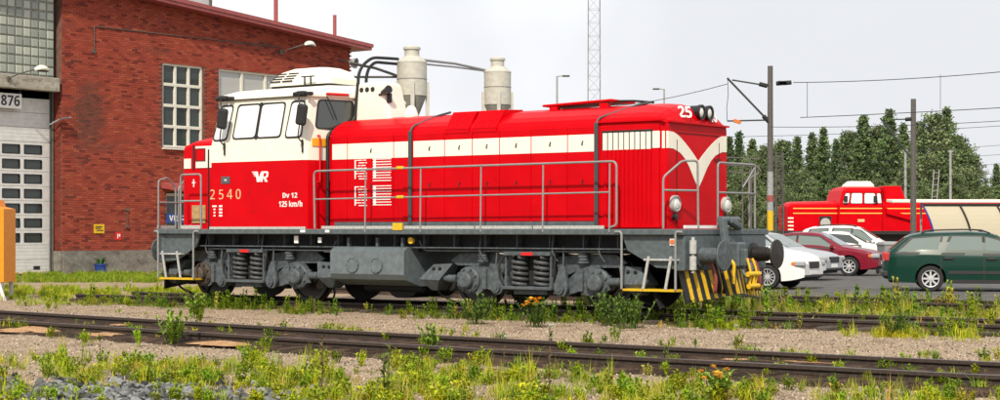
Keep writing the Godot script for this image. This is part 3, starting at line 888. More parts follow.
	window_unit(cabu, sw.call([-2.56, 3.14, -2.12, 3.14, -2.06, 3.86, -2.42, 3.86]), side, M.sky_glare_pane, "small slanted white side window")
	g = G.new()
	prism(g, sw.call([-3.34, 3.15, -3.28, 3.15, -3.18, 3.86, -3.24, 3.86]), 0.0, 0.02, side)
	put(g, "window_divider", M.black, cabu)
	# the bowed end: poly x runs along the face from its middle towards the viewer's corner
	var ex := V(-0.3162, 0, 0.9487)   # along the near half of the end
	var endx := Transform3D(Basis(-ex, Vector3(0, 1, 0), V(0.9487, 0, 0.3162)) * Basis(Vector3(1, 0, 0), -0.012), V(-1.52, 3.08, 0.0))
	window_unit(cabu, pv([-1.38, 0.24, -0.84, 0.22, -0.52, 0.4, -0.52, 0.8, -1.31, 0.8]), endx, M.dark_glass, "dark end window")
	var endf := Transform3D(Basis(V(-0.3162, 0, -0.9487), Vector3(0, 1, 0), V(0.9487, 0, -0.3162)), V(-1.52, 3.08, 0.0))
	window_unit(cabu, pv([0.52, 0.4, 0.84, 0.22, 1.38, 0.24, 1.31, 0.8, 0.52, 0.8]), endf, M.dark_glass, "dark end window")
	g = G.new()
	box(g, V(-1.76, 3.985, 0.88), V(0.06, 0.05, 0.5), Basis(Vector3(0, 1, 0), -0.322), 0.015)
	put(g, "red_lamp_bar", M.bright_red, cabu)
	g = G.new()
	tube(g, [V(-1.86, 3.96, 1.1), V(-1.8, 3.84, 1.06), V(-1.76, 3.5, 0.9)], 0.012)
	put(g, "wiper", M.black, cabu)
	g = G.new()
	box(g, V(-1.905, 3.06, 1.2), V(0.02, 0.15, 0.36), Basis(Vector3(0, 1, 0), -0.322))
	put(g, "orange_label", M.orange_label, cabu)
	for z in [1.25, 1.06]:
		g = G.new()
		var xg: float = -2.02 + (1.5 - z) / 3.0
		tube(g, bend([V(xg, 3.18, z), V(xg + 0.08, 3.19, z + 0.02), V(xg + 0.08, 2.3, z + 0.02), V(xg, 2.3, z)], 0.05), 0.018)
		put(g, "grab_rail", M.bright_red, cab)
	g = G.new()
	tube(g, bend([V(-1.8, 1.42, 1.12), V(-1.8, 3.22, 1.12), V(-1.64, 3.5, 0.52), V(-1.6, 4.22, 0.47)], 0.12), 0.034, 8)
	put(g, "joint_seal", M.black, t)
	for p in [[-4.0, 1.72], [-1.93, 1.70]]:
		g = G.new()
		box(g, V(p[0], 3.56, p[1]), V(0.24, 0.40, 0.12), Basis(Vector3(0, 0, 1), -0.18), 0.04)
		o = put(g, "mirror", M.rubber, t)
		g = G.new()
		var xb: float = p[0] - 0.12
		tube(g, bend([V(xb - 0.1, 3.95, 1.46), V(xb, 3.92, 1.66), V(xb + 0.08, 3.72, 1.7)], 0.06), 0.016)
		tube(g, bend([V(xb - 0.02, 3.02, 1.5), V(xb - 0.02, 3.14, 1.66), V(xb + 0.06, 3.36, 1.7)], 0.06), 0.014)
		tube(g, [V(xb - 0.03, 2.86, 1.515), V(xb - 0.02, 3.1, 1.53)], 0.02)
		put(g, "mirror_arm", M.black, o)
		g = G.new()
		box(g, V(xb - 0.06, 3.98, 1.5), V(0.2, 0.09, 0.14), Basis(), 0.02)
		box(g, V(xb + 0.14, 3.97, 1.5), V(0.12, 0.07, 0.12), Basis(), 0.02)
		cyl(g, V(xb - 0.14, 3.98, 1.5), V(xb - 0.26, 3.97, 1.5), 0.045, -1, 10)
		put(g, "roof_lamp", M.black, t)
	g = G.new()   # roof unit with louvres
	loft(g, [rect_ring(-3.98, -2.32, -0.4, 0.5, 4.26, 0.08), rect_ring(-3.95, -2.3, -0.4, 0.5, 4.36, 0.1), rect_ring(-3.78, -2.4, -0.36, 0.42, 4.52, 0.12), rect_ring(-3.5, -2.6, -0.26, 0.32, 4.6, 0.12)])
	var ac := put(g, "roof_unit", M.cream, t)
	g = G.new()
	box(g, V(-3.12, 4.215, 0.05), V(1.55, 0.1, 0.8))
	put(g, "roof_unit_base", M.under_dark, ac)
	for i in 4:
		for x in [-3.72, -3.4]:
			g = G.new()
			box(g, V(x - 0.02 + i * 0.035, 4.345 + i * 0.05, 0.508 - i * 0.026), V(0.27, 0.03, 0.02), Basis(Vector3(1, 0, 0), -0.46))
			put(g, "louvre", M.black, ac)
	g = G.new()
	for x in [-2.86, -2.7]: tube(g, [V(x, 4.16, 0.6), V(x + 0.01, 4.4, 0.62)], 0.018)
	tube(g, [V(-2.94, 4.4, 0.62), V(-2.6, 4.4, 0.62)], 0.014)
	put(g, "aerial_bracket", M.black, ac)
	g = G.new()   # tapering housing behind the cab
	loft(g, [rect_ring(-1.66, -0.76, -0.12, 0.5, 3.4, 0.05), rect_ring(-1.64, -0.93, -0.06, 0.48, 4.16, 0.05), rect_ring(-1.62, -0.98, -0.02, 0.44, 4.22, 0.06)])
	var hs := put(g, "exhaust_housing", M.cream, t)
	g = G.new()
	for i in 3: cyl(g, V(-1.5 + i * 0.14, 4.08, 0.4), V(-1.5 + i * 0.14, 4.08, 0.488), 0.05, -1, 14)
	put(g, "vent_hole", M.black, hs)
	g = G.new()   # horn beside the housing
	lathe(g, [Vector2(0.0, 0.0), Vector2(0.14, 0.0), Vector2(0.14, 0.06), Vector2(0.09, 0.2), Vector2(0.05, 0.24), Vector2(0.0, 0.25)], Transform3D(Basis(), V(-0.42, 3.5, 0.3)), 14)
	put(g, "ventilator_cap", M.cream, t)
	g = G.new()
	cyl(g, V(-0.95, 4.0, 0.52), V(-0.72, 4.05, 0.6), 0.04, 0.08, 12)
	box(g, V(-0.84, 3.9, 0.44), V(0.07, 0.18, 0.07))
	tube(g, [V(-0.84, 3.98, 0.5), V(-1.05, 3.97, 0.5)], 0.02)
	put(g, "horn", M.black, t)
	# --- handrails
	g = G.new()
	tube(g, bend([V(-1.8, 1.42, 1.48), V(-1.82, 2.5, 1.48), V(4.9, 2.53, 1.48), V(4.9, 1.47, 1.48), V(4.78, 1.44, 1.48)], 0.1), 0.019, 8)
	tube(g, [V(-1.82, 1.97, 1.48), V(4.78, 2.02, 1.48)], 0.015, 6)
	for x in [-0.54, 0.76, 2.11, 3.43, 4.77]: tube(g, [V(x, 1.36, 1.5), V(x, 2.5, 1.48)], 0.016, 6)
	o = put(g, "side_handrail", M.rail_paint, t)
	g = G.new()
	for y in [2.52, 1.99]: box(g, V(0.28, y, 1.48), V(0.16, 0.055, 0.055), Basis(), 0.012)
	put(g, "yellow_sleeve", M.yellow, o)
	g = G.new()
	tube(g, bend([V(5.78, 1.42, 1.46), V(5.78, 2.25, 1.46), V(5.98, 2.52, 1.2), V(6.1, 2.53, 0.9), V(6.1, 1.42, 0.88)], 0.07), 0.019, 8)
	tube(g, [V(5.78, 2.04, 1.46), V(6.1, 2.04, 0.88)], 0.018, 6)
	tube(g, bend([V(6.1, 1.42, 0.22), V(6.1, 2.52, 0.22), V(6.1, 2.52, -1.1), V(6.05, 2.4, -1.44), V(5.8, 2.3, -1.46), V(5.8, 1.42, -1.46)], 0.08), 0.019, 8)
	tube(g, [V(6.1, 2.02, 0.22), V(6.1, 2.02, -1.12), V(5.8, 2.0, -1.46)], 0.018, 6)
	tube(g, [V(6.1, 2.5, -1.1), V(6.1, 1.42, -1.1)], 0.02, 6)
	tube(g, [V(6.1, 2.46, -1.08), V(6.1, 2.12, -0.66)], 0.016, 6)
	put(g, "end_handrail", M.rail_paint, t)
	g = G.new()
	tube(g, bend([V(-5.42, 1.42, 1.48), V(-5.42, 2.5, 1.48), V(-4.84, 2.5, 1.48), V(-4.84, 1.42, 1.48)], 0.07), 0.019, 8)
	tube(g, [V(-5.42, 1.97, 1.48), V(-4.84, 1.97, 1.48)], 0.018, 6)
	tube(g, bend([V(-6.1, 1.42, 1.45), V(-6.1, 2.4, 1.45), V(-6.1, 2.46, 1.2), V(-6.1, 2.26, 0.98), V(-6.1, 1.42, 0.98)], 0.06), 0.019, 8)
	tube(g, bend([V(-6.1, 1.42, 0.9), V(-6.1, 2.26, 0.9), V(-6.1, 2.46, 0.68), V(-6.1, 2.46, -1.2), V(-5.8, 2.4, -1.46), V(-5.8, 1.42, -1.46)], 0.08), 0.019, 8)
	tube(g, [V(-6.1, 1.95, 1.45), V(-6.1, 1.95, -1.3)], 0.018, 6)
	put(g, "end_handrail", M.rail_paint, t)
	g = G.new()
	box(g, V(-5.13, 1.45, 1.48), V(0.6, 0.07, 0.02)); box(g, V(-6.13, 1.45, 1.2), V(0.02, 0.07, 0.5))
	put(g, "toe_board", M.worn_grey, t)
	# --- lettering on the cab side
	words("2 5 4 0", "lettering", 0.19, M.old_gold, cab, Transform3D(Basis(), V(-4.14, 2.09, 1.502)), 1.1, 400)
	words("Dv 12", "lettering", 0.095, M.white_paint, cab, Transform3D(Basis(), V(-2.42, 2.05, 1.502)), 1.15)
	words("125 km/h", "lettering", 0.105, M.white_paint, cab, Transform3D(Basis(), V(-2.4, 1.885, 1.502)), 0.95)
	g = G.new()
	box(g, V(-4.13, 2.37, 1.502), V(0.24, 0.14, 0.02))
	put(g, "builder_plate", M.under_grey, cab)
	words("VR", "lettering", 0.042, M.white_paint, cab, Transform3D(Basis(), V(-4.13, 2.37, 1.51)))
	# emblem: winged VR
	g = G.new()
	var sl := 0.06
	for i in 3: prism(g, pv([-0.26 + i * 0.03, 0.115 - i * 0.04, -0.08 + i * 0.008, 0.115 - i * 0.04, -0.075 + i * 0.01, 0.09 - i * 0.04, -0.235 + i * 0.03, 0.09 - i * 0.04]), 0, 0.006)
	prism(g, pv([-0.16, 0.115, -0.08, 0.115, -0.05, -0.03, 0.03, 0.115, 0.1, 0.115, -0.02, -0.115, -0.1, -0.115]), 0.0, 0.007)
	ring_prism(g, pv([0.02, -0.03, 0.19, -0.03, 0.23, 0.0, 0.245, 0.09, 0.2, 0.118, 0.07, 0.118]), pv([0.085, 0.0, 0.165, 0.0, 0.18, 0.02, 0.188, 0.065, 0.17, 0.08, 0.105, 0.08]), 0.0, 0.0065)
	prism(g, pv([0.0, -0.115, 0.06, -0.115, 0.085, -0.025, 0.025, -0.025]), 0, 0.0062)
	prism(g, pv([0.10, -0.028, 0.16, -0.028, 0.22, -0.115, 0.145, -0.115]), 0, 0.0064)
	o = put(g, "emblem", M.white_paint, cab)
	o.position = V(-3.19, 2.42, 1.5); o.scale = V(0.88, 0.88, 1)
	# small stencilled lines
	rng.seed = 5
	g = G.new()
	for i in 4:
		box(g, V(-4.44, 1.86 - i * 0.062, 1.502), V(0.05 if i else 0.12, 0.03, 0.006)); box(g, V(-4.27, 1.86 - i * 0.062, 1.502), V(0.09, 0.035, 0.006))
	put(g, "stencilled_data", M.white_paint, cab)
	g = G.new()
	for blk in [[-1.17, -0.83, 2.7, 8], [-0.69, -0.24, 2.71, 9], [-1.17, -0.83, 2.2, 8], [-0.69, -0.24, 2.21, 8]]:
		for i in blk[3]:
			var y: float = blk[2] - i * 0.05
			var x0: float = blk[0] + (rng.randf() * 0.14 if blk[0] < -1 else 0.0)
			var x: float = x0
			while x < blk[1] - 0.02:
				var w := rng.randf_range(0.05, 0.16)
				w = minf(w, blk[1] - x)
				box(g, V(x + w / 2, y, 1.104), V(w, 0.017, 0.006))
				x += w + (0.02 if blk[0] < -1 else 0.006)
		for dx in ([0.05] if blk[0] < -1 else [0.03, 0.06]): box(g, V(blk[0] + dx, blk[2] - 0.17, 1.1035), V(0.03, 0.36, 0.005))
	put(g, "stencilled_data", M.white_paint, hood)
	g = G.new()
	for p in [[-3.4, 1.75], [-3.5, 2.13], [-2.95, 2.13]]: cyl(g, V(p[0], p[1], 1.5), V(p[0], p[1], 1.508), 0.015, -1, 8)
	put(g, "rivet", M.seam, cab)

# ---------------------------------------------------------------- ground and tracks
var relief := FastNoiseLite.new()

func ground_y(x: float, z: float) -> float:
	return -0.155 + 0.022 * relief.get_noise_2d(x * 1.0, z * 1.0) + 0.012 * relief.get_noise_2d(x * 5.0 + 40.0, z * 5.0)

func build_ground() -> void:
	relief.seed = 3; relief.frequency = 0.25; relief.fractal_octaves = 3
	var xs := [-900.0, -400.0, -150.0, -70.0, -40.0, -28.0]
	var x := -20.0
	while x <= 22.0: xs.append(x); x += 0.28
	xs.append_array([28.0, 40.0, 70.0, 150.0, 400.0, 900.0])
	var zs := [60.0, 10.0, -6.0]
	var z := -12.0
	while z >= -62.0: zs.append(z); z -= 0.3
	zs.append_array([-75.0, -100.0, -140.0, -200.0, -400.0, -1500.0])
	var st := SurfaceTool.new()
	st.begin(Mesh.PRIMITIVE_TRIANGLES)
	for j in zs.size():
		for i in xs.size():
			var near: bool = absf(xs[i]) < 23.0 and zs[j] < -11.0 and zs[j] > -63.0
			st.add_vertex(V(xs[i], ground_y(xs[i], zs[j]) if near else -0.155, zs[j]))
	var w := xs.size()
	for j in zs.size() - 1:
		for i in w - 1:
			var a := j * w + i
			for k in [a, a + w, a + w + 1, a, a + w + 1, a + 1]: st.add_index(k)
	st.generate_normals()
	tag(put(st.commit(), "ground", M.gravel), "", "", "", "structure")
	# the car park beyond the third track
	var g := G.new()
	var edge := []
	for i in 61:
		var lx := -14.0 + i * 1.1
		edge.append(S(lx, -0.118, -9.6 + 0.25 * relief.get_noise_2d(lx * 3.0, 7.0)))
	for i in 60:
		var b0 := S(-14.0 + i * 1.1, -0.118, -62.0); var b1 := S(-14.0 + (i + 1) * 1.1, -0.118, -62.0)
		g.quad(edge[i], edge[i + 1], b1, b0)
		g.quad(edge[i] + V(0, -0.06, 0), edge[i + 1] + V(0, -0.06, 0), edge[i + 1], edge[i])
	tag(put(g, "pavement", M.asphalt), "", "", "", "structure")

func spline(pts: Array, step: float) -> Array:
	var c := Curve3D.new()
	for i in pts.size():
		var d: Vector3 = (pts[mini(i + 1, pts.size() - 1)] - pts[maxi(i - 1, 0)]) / 6.0
		c.add_point(pts[i], -d, d)
	var o := []
	var n := int(c.get_baked_length() / step)
	for i in n + 1: o.append(c.sample_baked(c.get_baked_length() * i / n))
	return o

func sweep(g: G, line: Array, sec: PackedVector2Array, off: float, y: float) -> void:   # a profile (across, up) along a line
	var rings := []
	for i in line.size():
		var d: Vector3 = (line[mini(i + 1, line.size() - 1)] - line[maxi(i - 1, 0)])
		d.y = 0; d = d.normalized()
		var r := Vector3(-d.z, 0, d.x)
		var ring := []
		for p in sec: ring.append(line[i] + r * (off + p.x) + V(0, y + p.y, 0))
		rings.append(ring)
	loft(g, rings)

func track(called_label: String, line: Array, bed_half: float, mat_bed: Material, sleepers: Array, group: String) -> void:
	var t := thing("railway_track", called_label, "track", Vector3.ZERO, 0.0, group)
	var head := pv([-0.036, 0.0, -0.036, -0.035, -0.010, -0.05, -0.010, -0.125, -0.07, -0.14, -0.07, -0.155, 0.07, -0.155, 0.07, -0.14, 0.010, -0.125, 0.010, -0.05, 0.036, -0.035, 0.036, 0.0])
	for s in [-1.0, 1.0]:
		var g := G.new()
		sweep(g, line, head, 0.797 * s, -0.003)
		var r := put(g, "rail", M.rail_rust, t)
		g = G.new()
		sweep(g, line, pv([-0.024, 0.0, 0.024, 0.0, 0.024, 0.004, -0.024, 0.004]), 0.797 * s, -0.003)
		put(g, "running_surface", M.steel_rail, r)
	# bed: a low uneven bank of dirt
	var g2 := G.new()
	var rows := []
	for i in line.size():
		var d: Vector3 = (line[mini(i + 1, line.size() - 1)] - line[maxi(i - 1, 0)])
		d.y = 0; d = d.normalized()
		var r := Vector3(-d.z, 0, d.x)
		var row := []
		var n0 := bed_half + 0.45 * relief.get_noise_2d(line[i].x * 4.0, line[i].z * 4.0 + 90.0)
		var n1 := bed_half + 0.45 * relief.get_noise_2d(line[i].x * 4.0 + 55.0, line[i].z * 4.0)
		for k in 13:
			var q := lerpf(-n0, n1, k / 12.0)
			var p: Vector3 = line[i] + r * q
			var edge := 1.0 - pow(absf(k - 6.0) / 6.0, 4.0)
			var up := 0.055 * edge + 0.03 * relief.get_noise_2d(p.x * 6.0, p.z * 6.0) * edge
			if k == 0 or k == 12: up = -0.05
			row.append(V(p.x, -0.145 + up, p.z))
		rows.append(row)
	for i in rows.size() - 1:
		for k in 12: g2.quad(rows[i][k], rows[i][k + 1], rows[i + 1][k + 1], rows[i + 1][k])
	put(g2, "track_bed", mat_bed, t)
	if sleepers:
		var gs := G.new()
		box(gs, Vector3.ZERO, V(0.24, 0.14, 2.5), Basis(), 0.015)
		var ms := gs.mesh()
		for lx in sleepers:
			var sl := put(ms, "sleeper", M.sleeper, t)
			sl.position = S(lx, -0.168, 0.0); sl.rotation.y = -TH

func build_tracks() -> void:
	var l1 := []
	for p in [[-16.0, 5.8], [-10.0, 6.7], [-3.3, 7.53], [3.0, 8.17], [7.6, 8.43], [11.6, 8.47], [18.0, 8.4], [26.0, 8.2]]: l1.append(S(p[0], 0, p[1]))
	track("nearest dark railway track with sand heaps curving past the weeds", spline(l1, 0.3), 1.45, M.track_dirt, [], "tracks of the yard")
	var l2 := []
	for i in 92: l2.append(S(-9.4 + i * 0.4, 0, 0))
	var sl := []
	for i in 40: sl.append(-7.0 + i * 0.62)
	track("weedy railway track under the large locomotive", l2, 1.3, M.track_dirt, sl, "tracks of the yard")
	var l3 := []
	for i in 100: l3.append(S(-8.0 + i * 0.4, 0, -6.6))
	track("overgrown railway track running between locomotive and parked cars", l3, 1.25, M.track_dirt, [], "tracks of the yard")
	# spilt sand
	var kinds := [[32, 330, 0.55, 0.11, "broad orange sand heap beside track, farthest along to the shed side"], [106, 334, 0.42, 0.06, "thin pale sand heap outside near rail, second along from shed side"], [118, 325.5, 0.36, 0.06, "small reddish sand heap between the rails nearest the shed"], [184, 329, 0.32, 0.05, "flat reddish sand patch between the rails behind the leafy clump"], [222, 343, 0.5, 0.075, "bright pale sand heap beside track right of leafy clump"], [300, 334, 0.5, 0.04, "flat brown sand patch between rails in front of first bogie"], [600, 350, 0.5, 0.05, "rusty sand patch on near rail below second spring nest"], [738, 360, 0.45, 0.05, "rusty sand patch between rails below warning striped plough"], [806, 361, 0.6, 0.06, "pinkish sand heap between rails in front of white car"]]
	var k := 0
	for q in kinds:
		var c := on_ground(q[0], q[1], -0.1)
		var n := 26
		var rings := []
		for j in 5:
			var f: float = [1.0, 0.82, 0.6, 0.34, 0.1][j] * (1.0 + 0.12 * sin(k * 3.0 + j * 2.0))
			var ring := []
			for i in n:
				var t := -TAU * i / n
				var rr: float = q[2] * f * (1.0 + 0.75 * relief.get_noise_2d(cos(t) * 7.0 + k * 9.0, sin(t) * 7.0))
				ring.append(V(rr * cos(t), q[3] * 0.6 * (1.0 - pow(f, 1.5)) * (1 + 0.2 * relief.get_noise_2d(i * 9.0, j * 19.0 + k * 7.0) * 2.0), rr * sin(t) * 0.62))
			rings.append(ring)
		var g := G.new()
		loft(g, rings, true, true, true)
		var o := put(g, "sand_heap", M.pile_sand)
		o.position = V(c.x, -0.115, c.z); o.rotation.y = -TH
		tag(o, q[4], "sand heap", "spilt sand heaps along the near track")
		k += 1

# ---------------------------------------------------------------- the brick engine shed
func roof_at(x: float) -> float: return 9.72 - (x - 17.0) * 0.0667

func shed_window(t: Node, x0: float, x1: float, y0: float, y1: float, cols: int, rows: int, glass: Material, label: String) -> void:
	var g := G.new()
	var fw := 0.11
	for i in cols + 1: box(g, V(lerpf(x0, x1, float(i) / cols), (y0 + y1) / 2, -0.09), V(fw if i % cols else fw * 1.5, y1 - y0, 0.09), Basis(), 0.008)
	for j in rows + 1: box(g, V((x0 + x1) / 2, lerpf(y0, y1, float(j) / rows), -0.086), V(x1 - x0, fw if j % rows else fw * 1.4, 0.09), Basis(), 0.008)
	var w := put(g, "window", M.frame_white, t)
	w.set_meta("label", label)
	g = G.new()
	box(g, V((x0 + x1) / 2, y0 - 0.05, 0.02), V(x1 - x0 + 0.1, 0.05, 0.2))
	put(g, "sill", M.frame_white, w)
	for i in cols:
		for j in rows:
			g = G.new()
			var cx := lerpf(x0, x1, (i + 0.5) / cols); var cy := lerpf(y0, y1, (j + 0.5) / rows)
			box(g, V(cx, cy, -0.12), V((x1 - x0) / cols - fw, (y1 - y0) / rows - fw, 0.012))
			put(g, "pane", glass, w)

func wall_lamp(p: Vector3, label: String, out: float) -> void:
	var t := thing("wall_lamp", label, "lamp", p, -TH + PI / 2, "lamps on the shed wall")
	var g := G.new()
	tube(g, bend([V(-0.45, -0.28, 0.0), V(-0.4, -0.16, out * 0.4), V(-0.1, 0.0, out), V(0.15, 0.03, out)], 0.15), 0.025)
	box(g, V(-0.45, -0.28, 0.02), V(0.1, 0.16, 0.05))
	put(g, "bracket", M.pole_grey, t)
	g = G.new()
	var rings := []
	for i in 7:
		var f := i / 6.0
		var r: float = [0.05, 0.12, 0.15, 0.155, 0.15, 0.11, 0.04][i]
		var ring := []
		for j in 12:
			var a := TAU * j / 12
			ring.append(V(f * 0.62 - 0.04, maxf(sin(a), -0.35) * r * 0.85 + 0.06 * sin(f * PI), out - cos(a) * r))
		rings.append(ring)
	loft(g, rings, true, true, true)
	put(g, "lamp_head", M.frame_white, t)
	g = G.new()
	box(g, V(0.3, -0.02, out), V(0.36, 0.05, 0.16), Basis(), 0.02)
	put(g, "lamp_glass", M.window_glass, t)

func build_shed() -> void:
	var t := thing("engine_shed", "red brick engine shed with white roller door and sloping red roof edge", "building", S(WALL, 0, 0), -TH + PI / 2)
	var g := G.new()
	var holes := [[17.13, 19.11, 4.37, 7.42], [19.93, 23.75, 4.37, 7.42], [17.3, 18.75, -0.2, 2.75]]
	# backing wall in upright strips round the openings
	for s in [[12.55, 17.13], [19.11, 19.93], [23.75, 27.35]]:
		prism(g, pv([s[0], -0.3, s[1], -0.3, s[1], roof_at(s[1]) - 0.1, s[0], roof_at(s[0]) - 0.1]), -0.45, 0.0)
	for s in [[17.13, 17.3, -0.3, 4.37], [17.3, 18.75, 2.75, 4.37], [18.75, 19.11, -0.3, 4.37], [19.93, 23.75, -0.3, 4.37]]: box(g, V((s[0] + s[1]) / 2, (s[2] + s[3]) / 2, -0.225), V(s[1] - s[0], s[3] - s[2], 0.45))
	for s in [[17.13, 19.11], [19.93, 23.75]]: prism(g, pv([s[0], 7.42, s[1], 7.42, s[1], roof_at(s[1]) - 0.1, s[0], roof_at(s[0]) - 0.1]), -0.45, 0.0)
	box(g, V(12.575, 3.0, -0.5), V(0.09, 6.4, 0.12))
	put(g, "wall", M.mortar, t)
	g = G.new()   # inside, so that no daylight shows through
	for s in holes: box(g, V((s[0] + s[1]) / 2, (s[2] + s[3]) / 2, -0.30), V(s[1] - s[0], s[3] - s[2], 0.2))
	box(g, V(27.2, 4.4, -7.6), V(0.3, 8.9, 14.2)); box(g, V(15.0, 4.5, -14.6), V(24.6, 9.2, 0.3)); box(g, V(3.0, 4.8, -7.6), V(0.3, 9.8, 14.2))
	box(g, V(5.5, 4.9, -0.6), V(5.1, 10.2, 0.3)); box(g, V(10.1, 8.2, -0.5), V(4.6, 3.5, 0.2))
	put(g, "inner_wall", M.mortar, t)
	# bricks: every one a raised block, a mass too fine to pick apart from here
	rng.seed = 77
	var dirt := noise(0.12, 5, 4)
	var spots := []
	var cols := PackedColorArray()
	var row := 0
	var y := 0.70
	while y < 9.95:
		var x := 12.56
		while x < 27.3:
			var full: bool = row % 2 == 1 or x > 12.6
			var cx := x + (0.12 if full else 0.057); var ok := y < roof_at(cx) - 0.22
			for h in holes:
				if cx > h[0] - 0.11 and cx < h[1] + 0.11 and y > h[2] - 0.03 and y < h[3] + 0.03: ok = false
			if ok:
				spots.append(Transform3D(Basis.from_scale(V(1.0 if full else 0.475, 1, 1)), V(cx, y, 0.004 + rng.randf() * 0.006)))
				var k := rng.randf()
				var c := Color(0.315, 0.066, 0.042) * rng.randf_range(0.82, 1.18)
				if k < 0.12: c = Color(0.35, 0.088, 0.05) * rng.randf_range(0.9, 1.15)
				elif k < 0.22: c = Color(0.17, 0.04, 0.03)
				var soot := clampf(dirt.get_noise_2d(cx * 3.0, y * 7.0) * 1.1 - 0.35, 0.0, 0.5)
				soot = maxf(soot, clampf(1.0 - Vector2((cx - 13.7) / 0.9, (y - 5.3) / 1.6).length() + 0.4 * dirt.get_noise_2d(cx * 8.0, y * 30.0), 0.0, 0.55))
				c = c.lerp(Color(0.075, 0.06, 0.05), soot)
				cols.append(Color(c.r, c.g, c.b))
			x += 0.25 if full else 0.125
		y += 0.075; row += 1
	# the return of the wall into the door recess
	row = 0; y = 0.70
	while y < 6.1:
		for i in 2:
			spots.append(Transform3D(Basis(Vector3(0, 1, 0), PI / 2), V(12.556, y, -0.12 - 0.25 * i - (0.06 if row % 2 else 0.0))))
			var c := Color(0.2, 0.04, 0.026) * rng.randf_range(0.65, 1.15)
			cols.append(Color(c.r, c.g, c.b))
		y += 0.075; row += 1
	g = G.new()
	box(g, Vector3.ZERO, V(0.238, 0.064, 0.024))
	var mm := MultiMesh.new()
	mm.transform_format = MultiMesh.TRANSFORM_3D
	mm.use_colors = true
	mm.mesh = g.mesh()
	mm.instance_count = spots.size()
	for i in spots.size():
		mm.set_instance_transform(i, spots[i]); mm.set_instance_color(i, cols[i])
	var mi := MultiMeshInstance3D.new()
	mi.name = "brick"
	mi.multimesh = mm
	mi.material_override = M.brick
	mi.set_meta("kind", "stuff")
	t.add_child(mi)
	g = G.new()
	box(g, V(19.98, 0.23, 0.02), V(14.8, 0.86, 0.1)); box(g, V(12.54, 0.23, -0.2), V(0.1, 0.86, 0.44))
	put(g, "plinth", M.concrete, t)
	g = G.new()
	box(g, V(9.95, 6.28, -0.05), V(4.9, 0.46, 0.32), Basis(), 0.02)
	put(g, "lintel", M.pale_concrete, t)
	# glass blocks over the door
	g = G.new()
	box(g, V(9.95, 8.4, -0.3), V(4.86, 3.9, 0.2))
	var gm := put(g, "glass_block_panel", M.silo_dark, t)
	g = G.new()
	box(g, Vector3.ZERO, V(0.275, 0.275, 0.06), Basis(), 0.03)
	var gb := g.mesh()
	for j in 11:
		for i in 13:
			var o := put(gb, "glass_block", M["glass_block_%d" % (rng.randi() % 3)], gm)
			o.position = V(12.22 - i * 0.322, 6.72 + j * 0.312, -0.19)
	# roller door in sections
	for j in 12:
		g = G.new()
		var y0 := -0.12 + j * 0.495
		var glazed := j >= 2 and j <= 8
		var cuts := [7.75, 12.45]
		if glazed: cuts = [7.75, 8.7, 9.44, 9.6, 10.33, 10.49, 11.22, 11.38, 12.13, 12.45]
		for k in range(0, cuts.size(), 2): box(g, V((cuts[k] + cuts[k + 1]) / 2, y0 + 0.245, -0.52), V(cuts[k + 1] - cuts[k], 0.486, 0.05), Basis(), 0.006)
		for k in range(1, cuts.size() - 1, 2):
			for e in [0.045, 0.445]: box(g, V((cuts[k] + cuts[k + 1]) / 2, y0 + e, -0.52), V(cuts[k + 1] - cuts[k], 0.085, 0.05), Basis(), 0.006)
		if not glazed:
			for k in 4: box(g, V(10.1, y0 + 0.07 + k * 0.122, -0.497), V(4.66, 0.1, 0.012), Basis(), 0.005)
		var sec := put(g, "door_section", M.door_white, t)
		if glazed:
			for k in range(1, cuts.size() - 1, 2):
				g = G.new()
				box(g, V((cuts[k] + cuts[k + 1]) / 2, y0 + 0.245, -0.53), V(cuts[k + 1] - cuts[k], 0.32, 0.012))
				var pn := put(g, "pane", M.window_glass, sec)
				g = G.new()
				ring_prism(g, rounded(pv([cuts[k], y0 + 0.085, cuts[k + 1], y0 + 0.085, cuts[k + 1], y0 + 0.405, cuts[k], y0 + 0.405]), 0.04, 2), rounded(pv([cuts[k] + 0.03, y0 + 0.115, cuts[k + 1] - 0.03, y0 + 0.115, cuts[k + 1] - 0.03, y0 + 0.375, cuts[k] + 0.03, y0 + 0.375]), 0.04, 2), -0.522, -0.488)
				put(g, "pane_seal", M.black, sec)
	g = G.new()
	box(g, V(10.1, -0.12, -0.49), V(4.6, 0.06, 0.06))
	put(g, "door_seal", M.rubber, t)
	for i in 16:
		g = G.new()
		box(g, V(8.1 + i * 0.27, -0.06, -0.484), V(0.12, 0.05, 0.012), Basis(Vector3(0, 0, 1), 0.6))
		put(g, "warning_stripe", M.yellow, t)
	g = G.new()
	box(g, V(11.9, 0.1, -0.485), V(0.26, 0.12, 0.012))
	put(g, "vent_flap", M.black, t)
	g = G.new()
	box(g, V(12.485, 3.0, -0.5), V(0.06, 6.1, 0.08))
	tube(g, [V(12.49, 6.05, -0.38), V(12.49, -0.1, -0.38)], 0.035, 8)
	put(g, "door_guide", M.pole_grey, t)
	g = G.new()
	tube(g, bend([V(12.3, 4.95, -0.3), V(12.45, 5.15, 0.1), V(12.75, 5.2, 0.25)], 0.1), 0.03)
	put(g, "hook_arm", M.galvanised, t)
	shed_window(t, 17.13, 19.11, 4.37, 7.42, 3, 4, M.window_glass, "tall white framed window of twelve panes")
	shed_window(t, 19.93, 23.75, 4.37, 7.42, 3, 1, M.curtain_glass, "wide white framed window with pale curtains")
	# side entrance with small canopy
	g = G.new()
	box(g, V(18.02, 1.25, -0.16), V(1.36, 2.9, 0.06))
	var d := put(g, "entrance_door", M.window_glass, t)
	g = G.new()
	for x in [17.36, 18.02, 18.7]: box(g, V(x, 1.25, -0.12), V(0.09, 2.9, 0.05))
	box(g, V(18.02, 2.66, -0.118), V(1.4, 0.1, 0.05))
	put(g, "door_frame", M.frame_white, d)
	g = G.new()
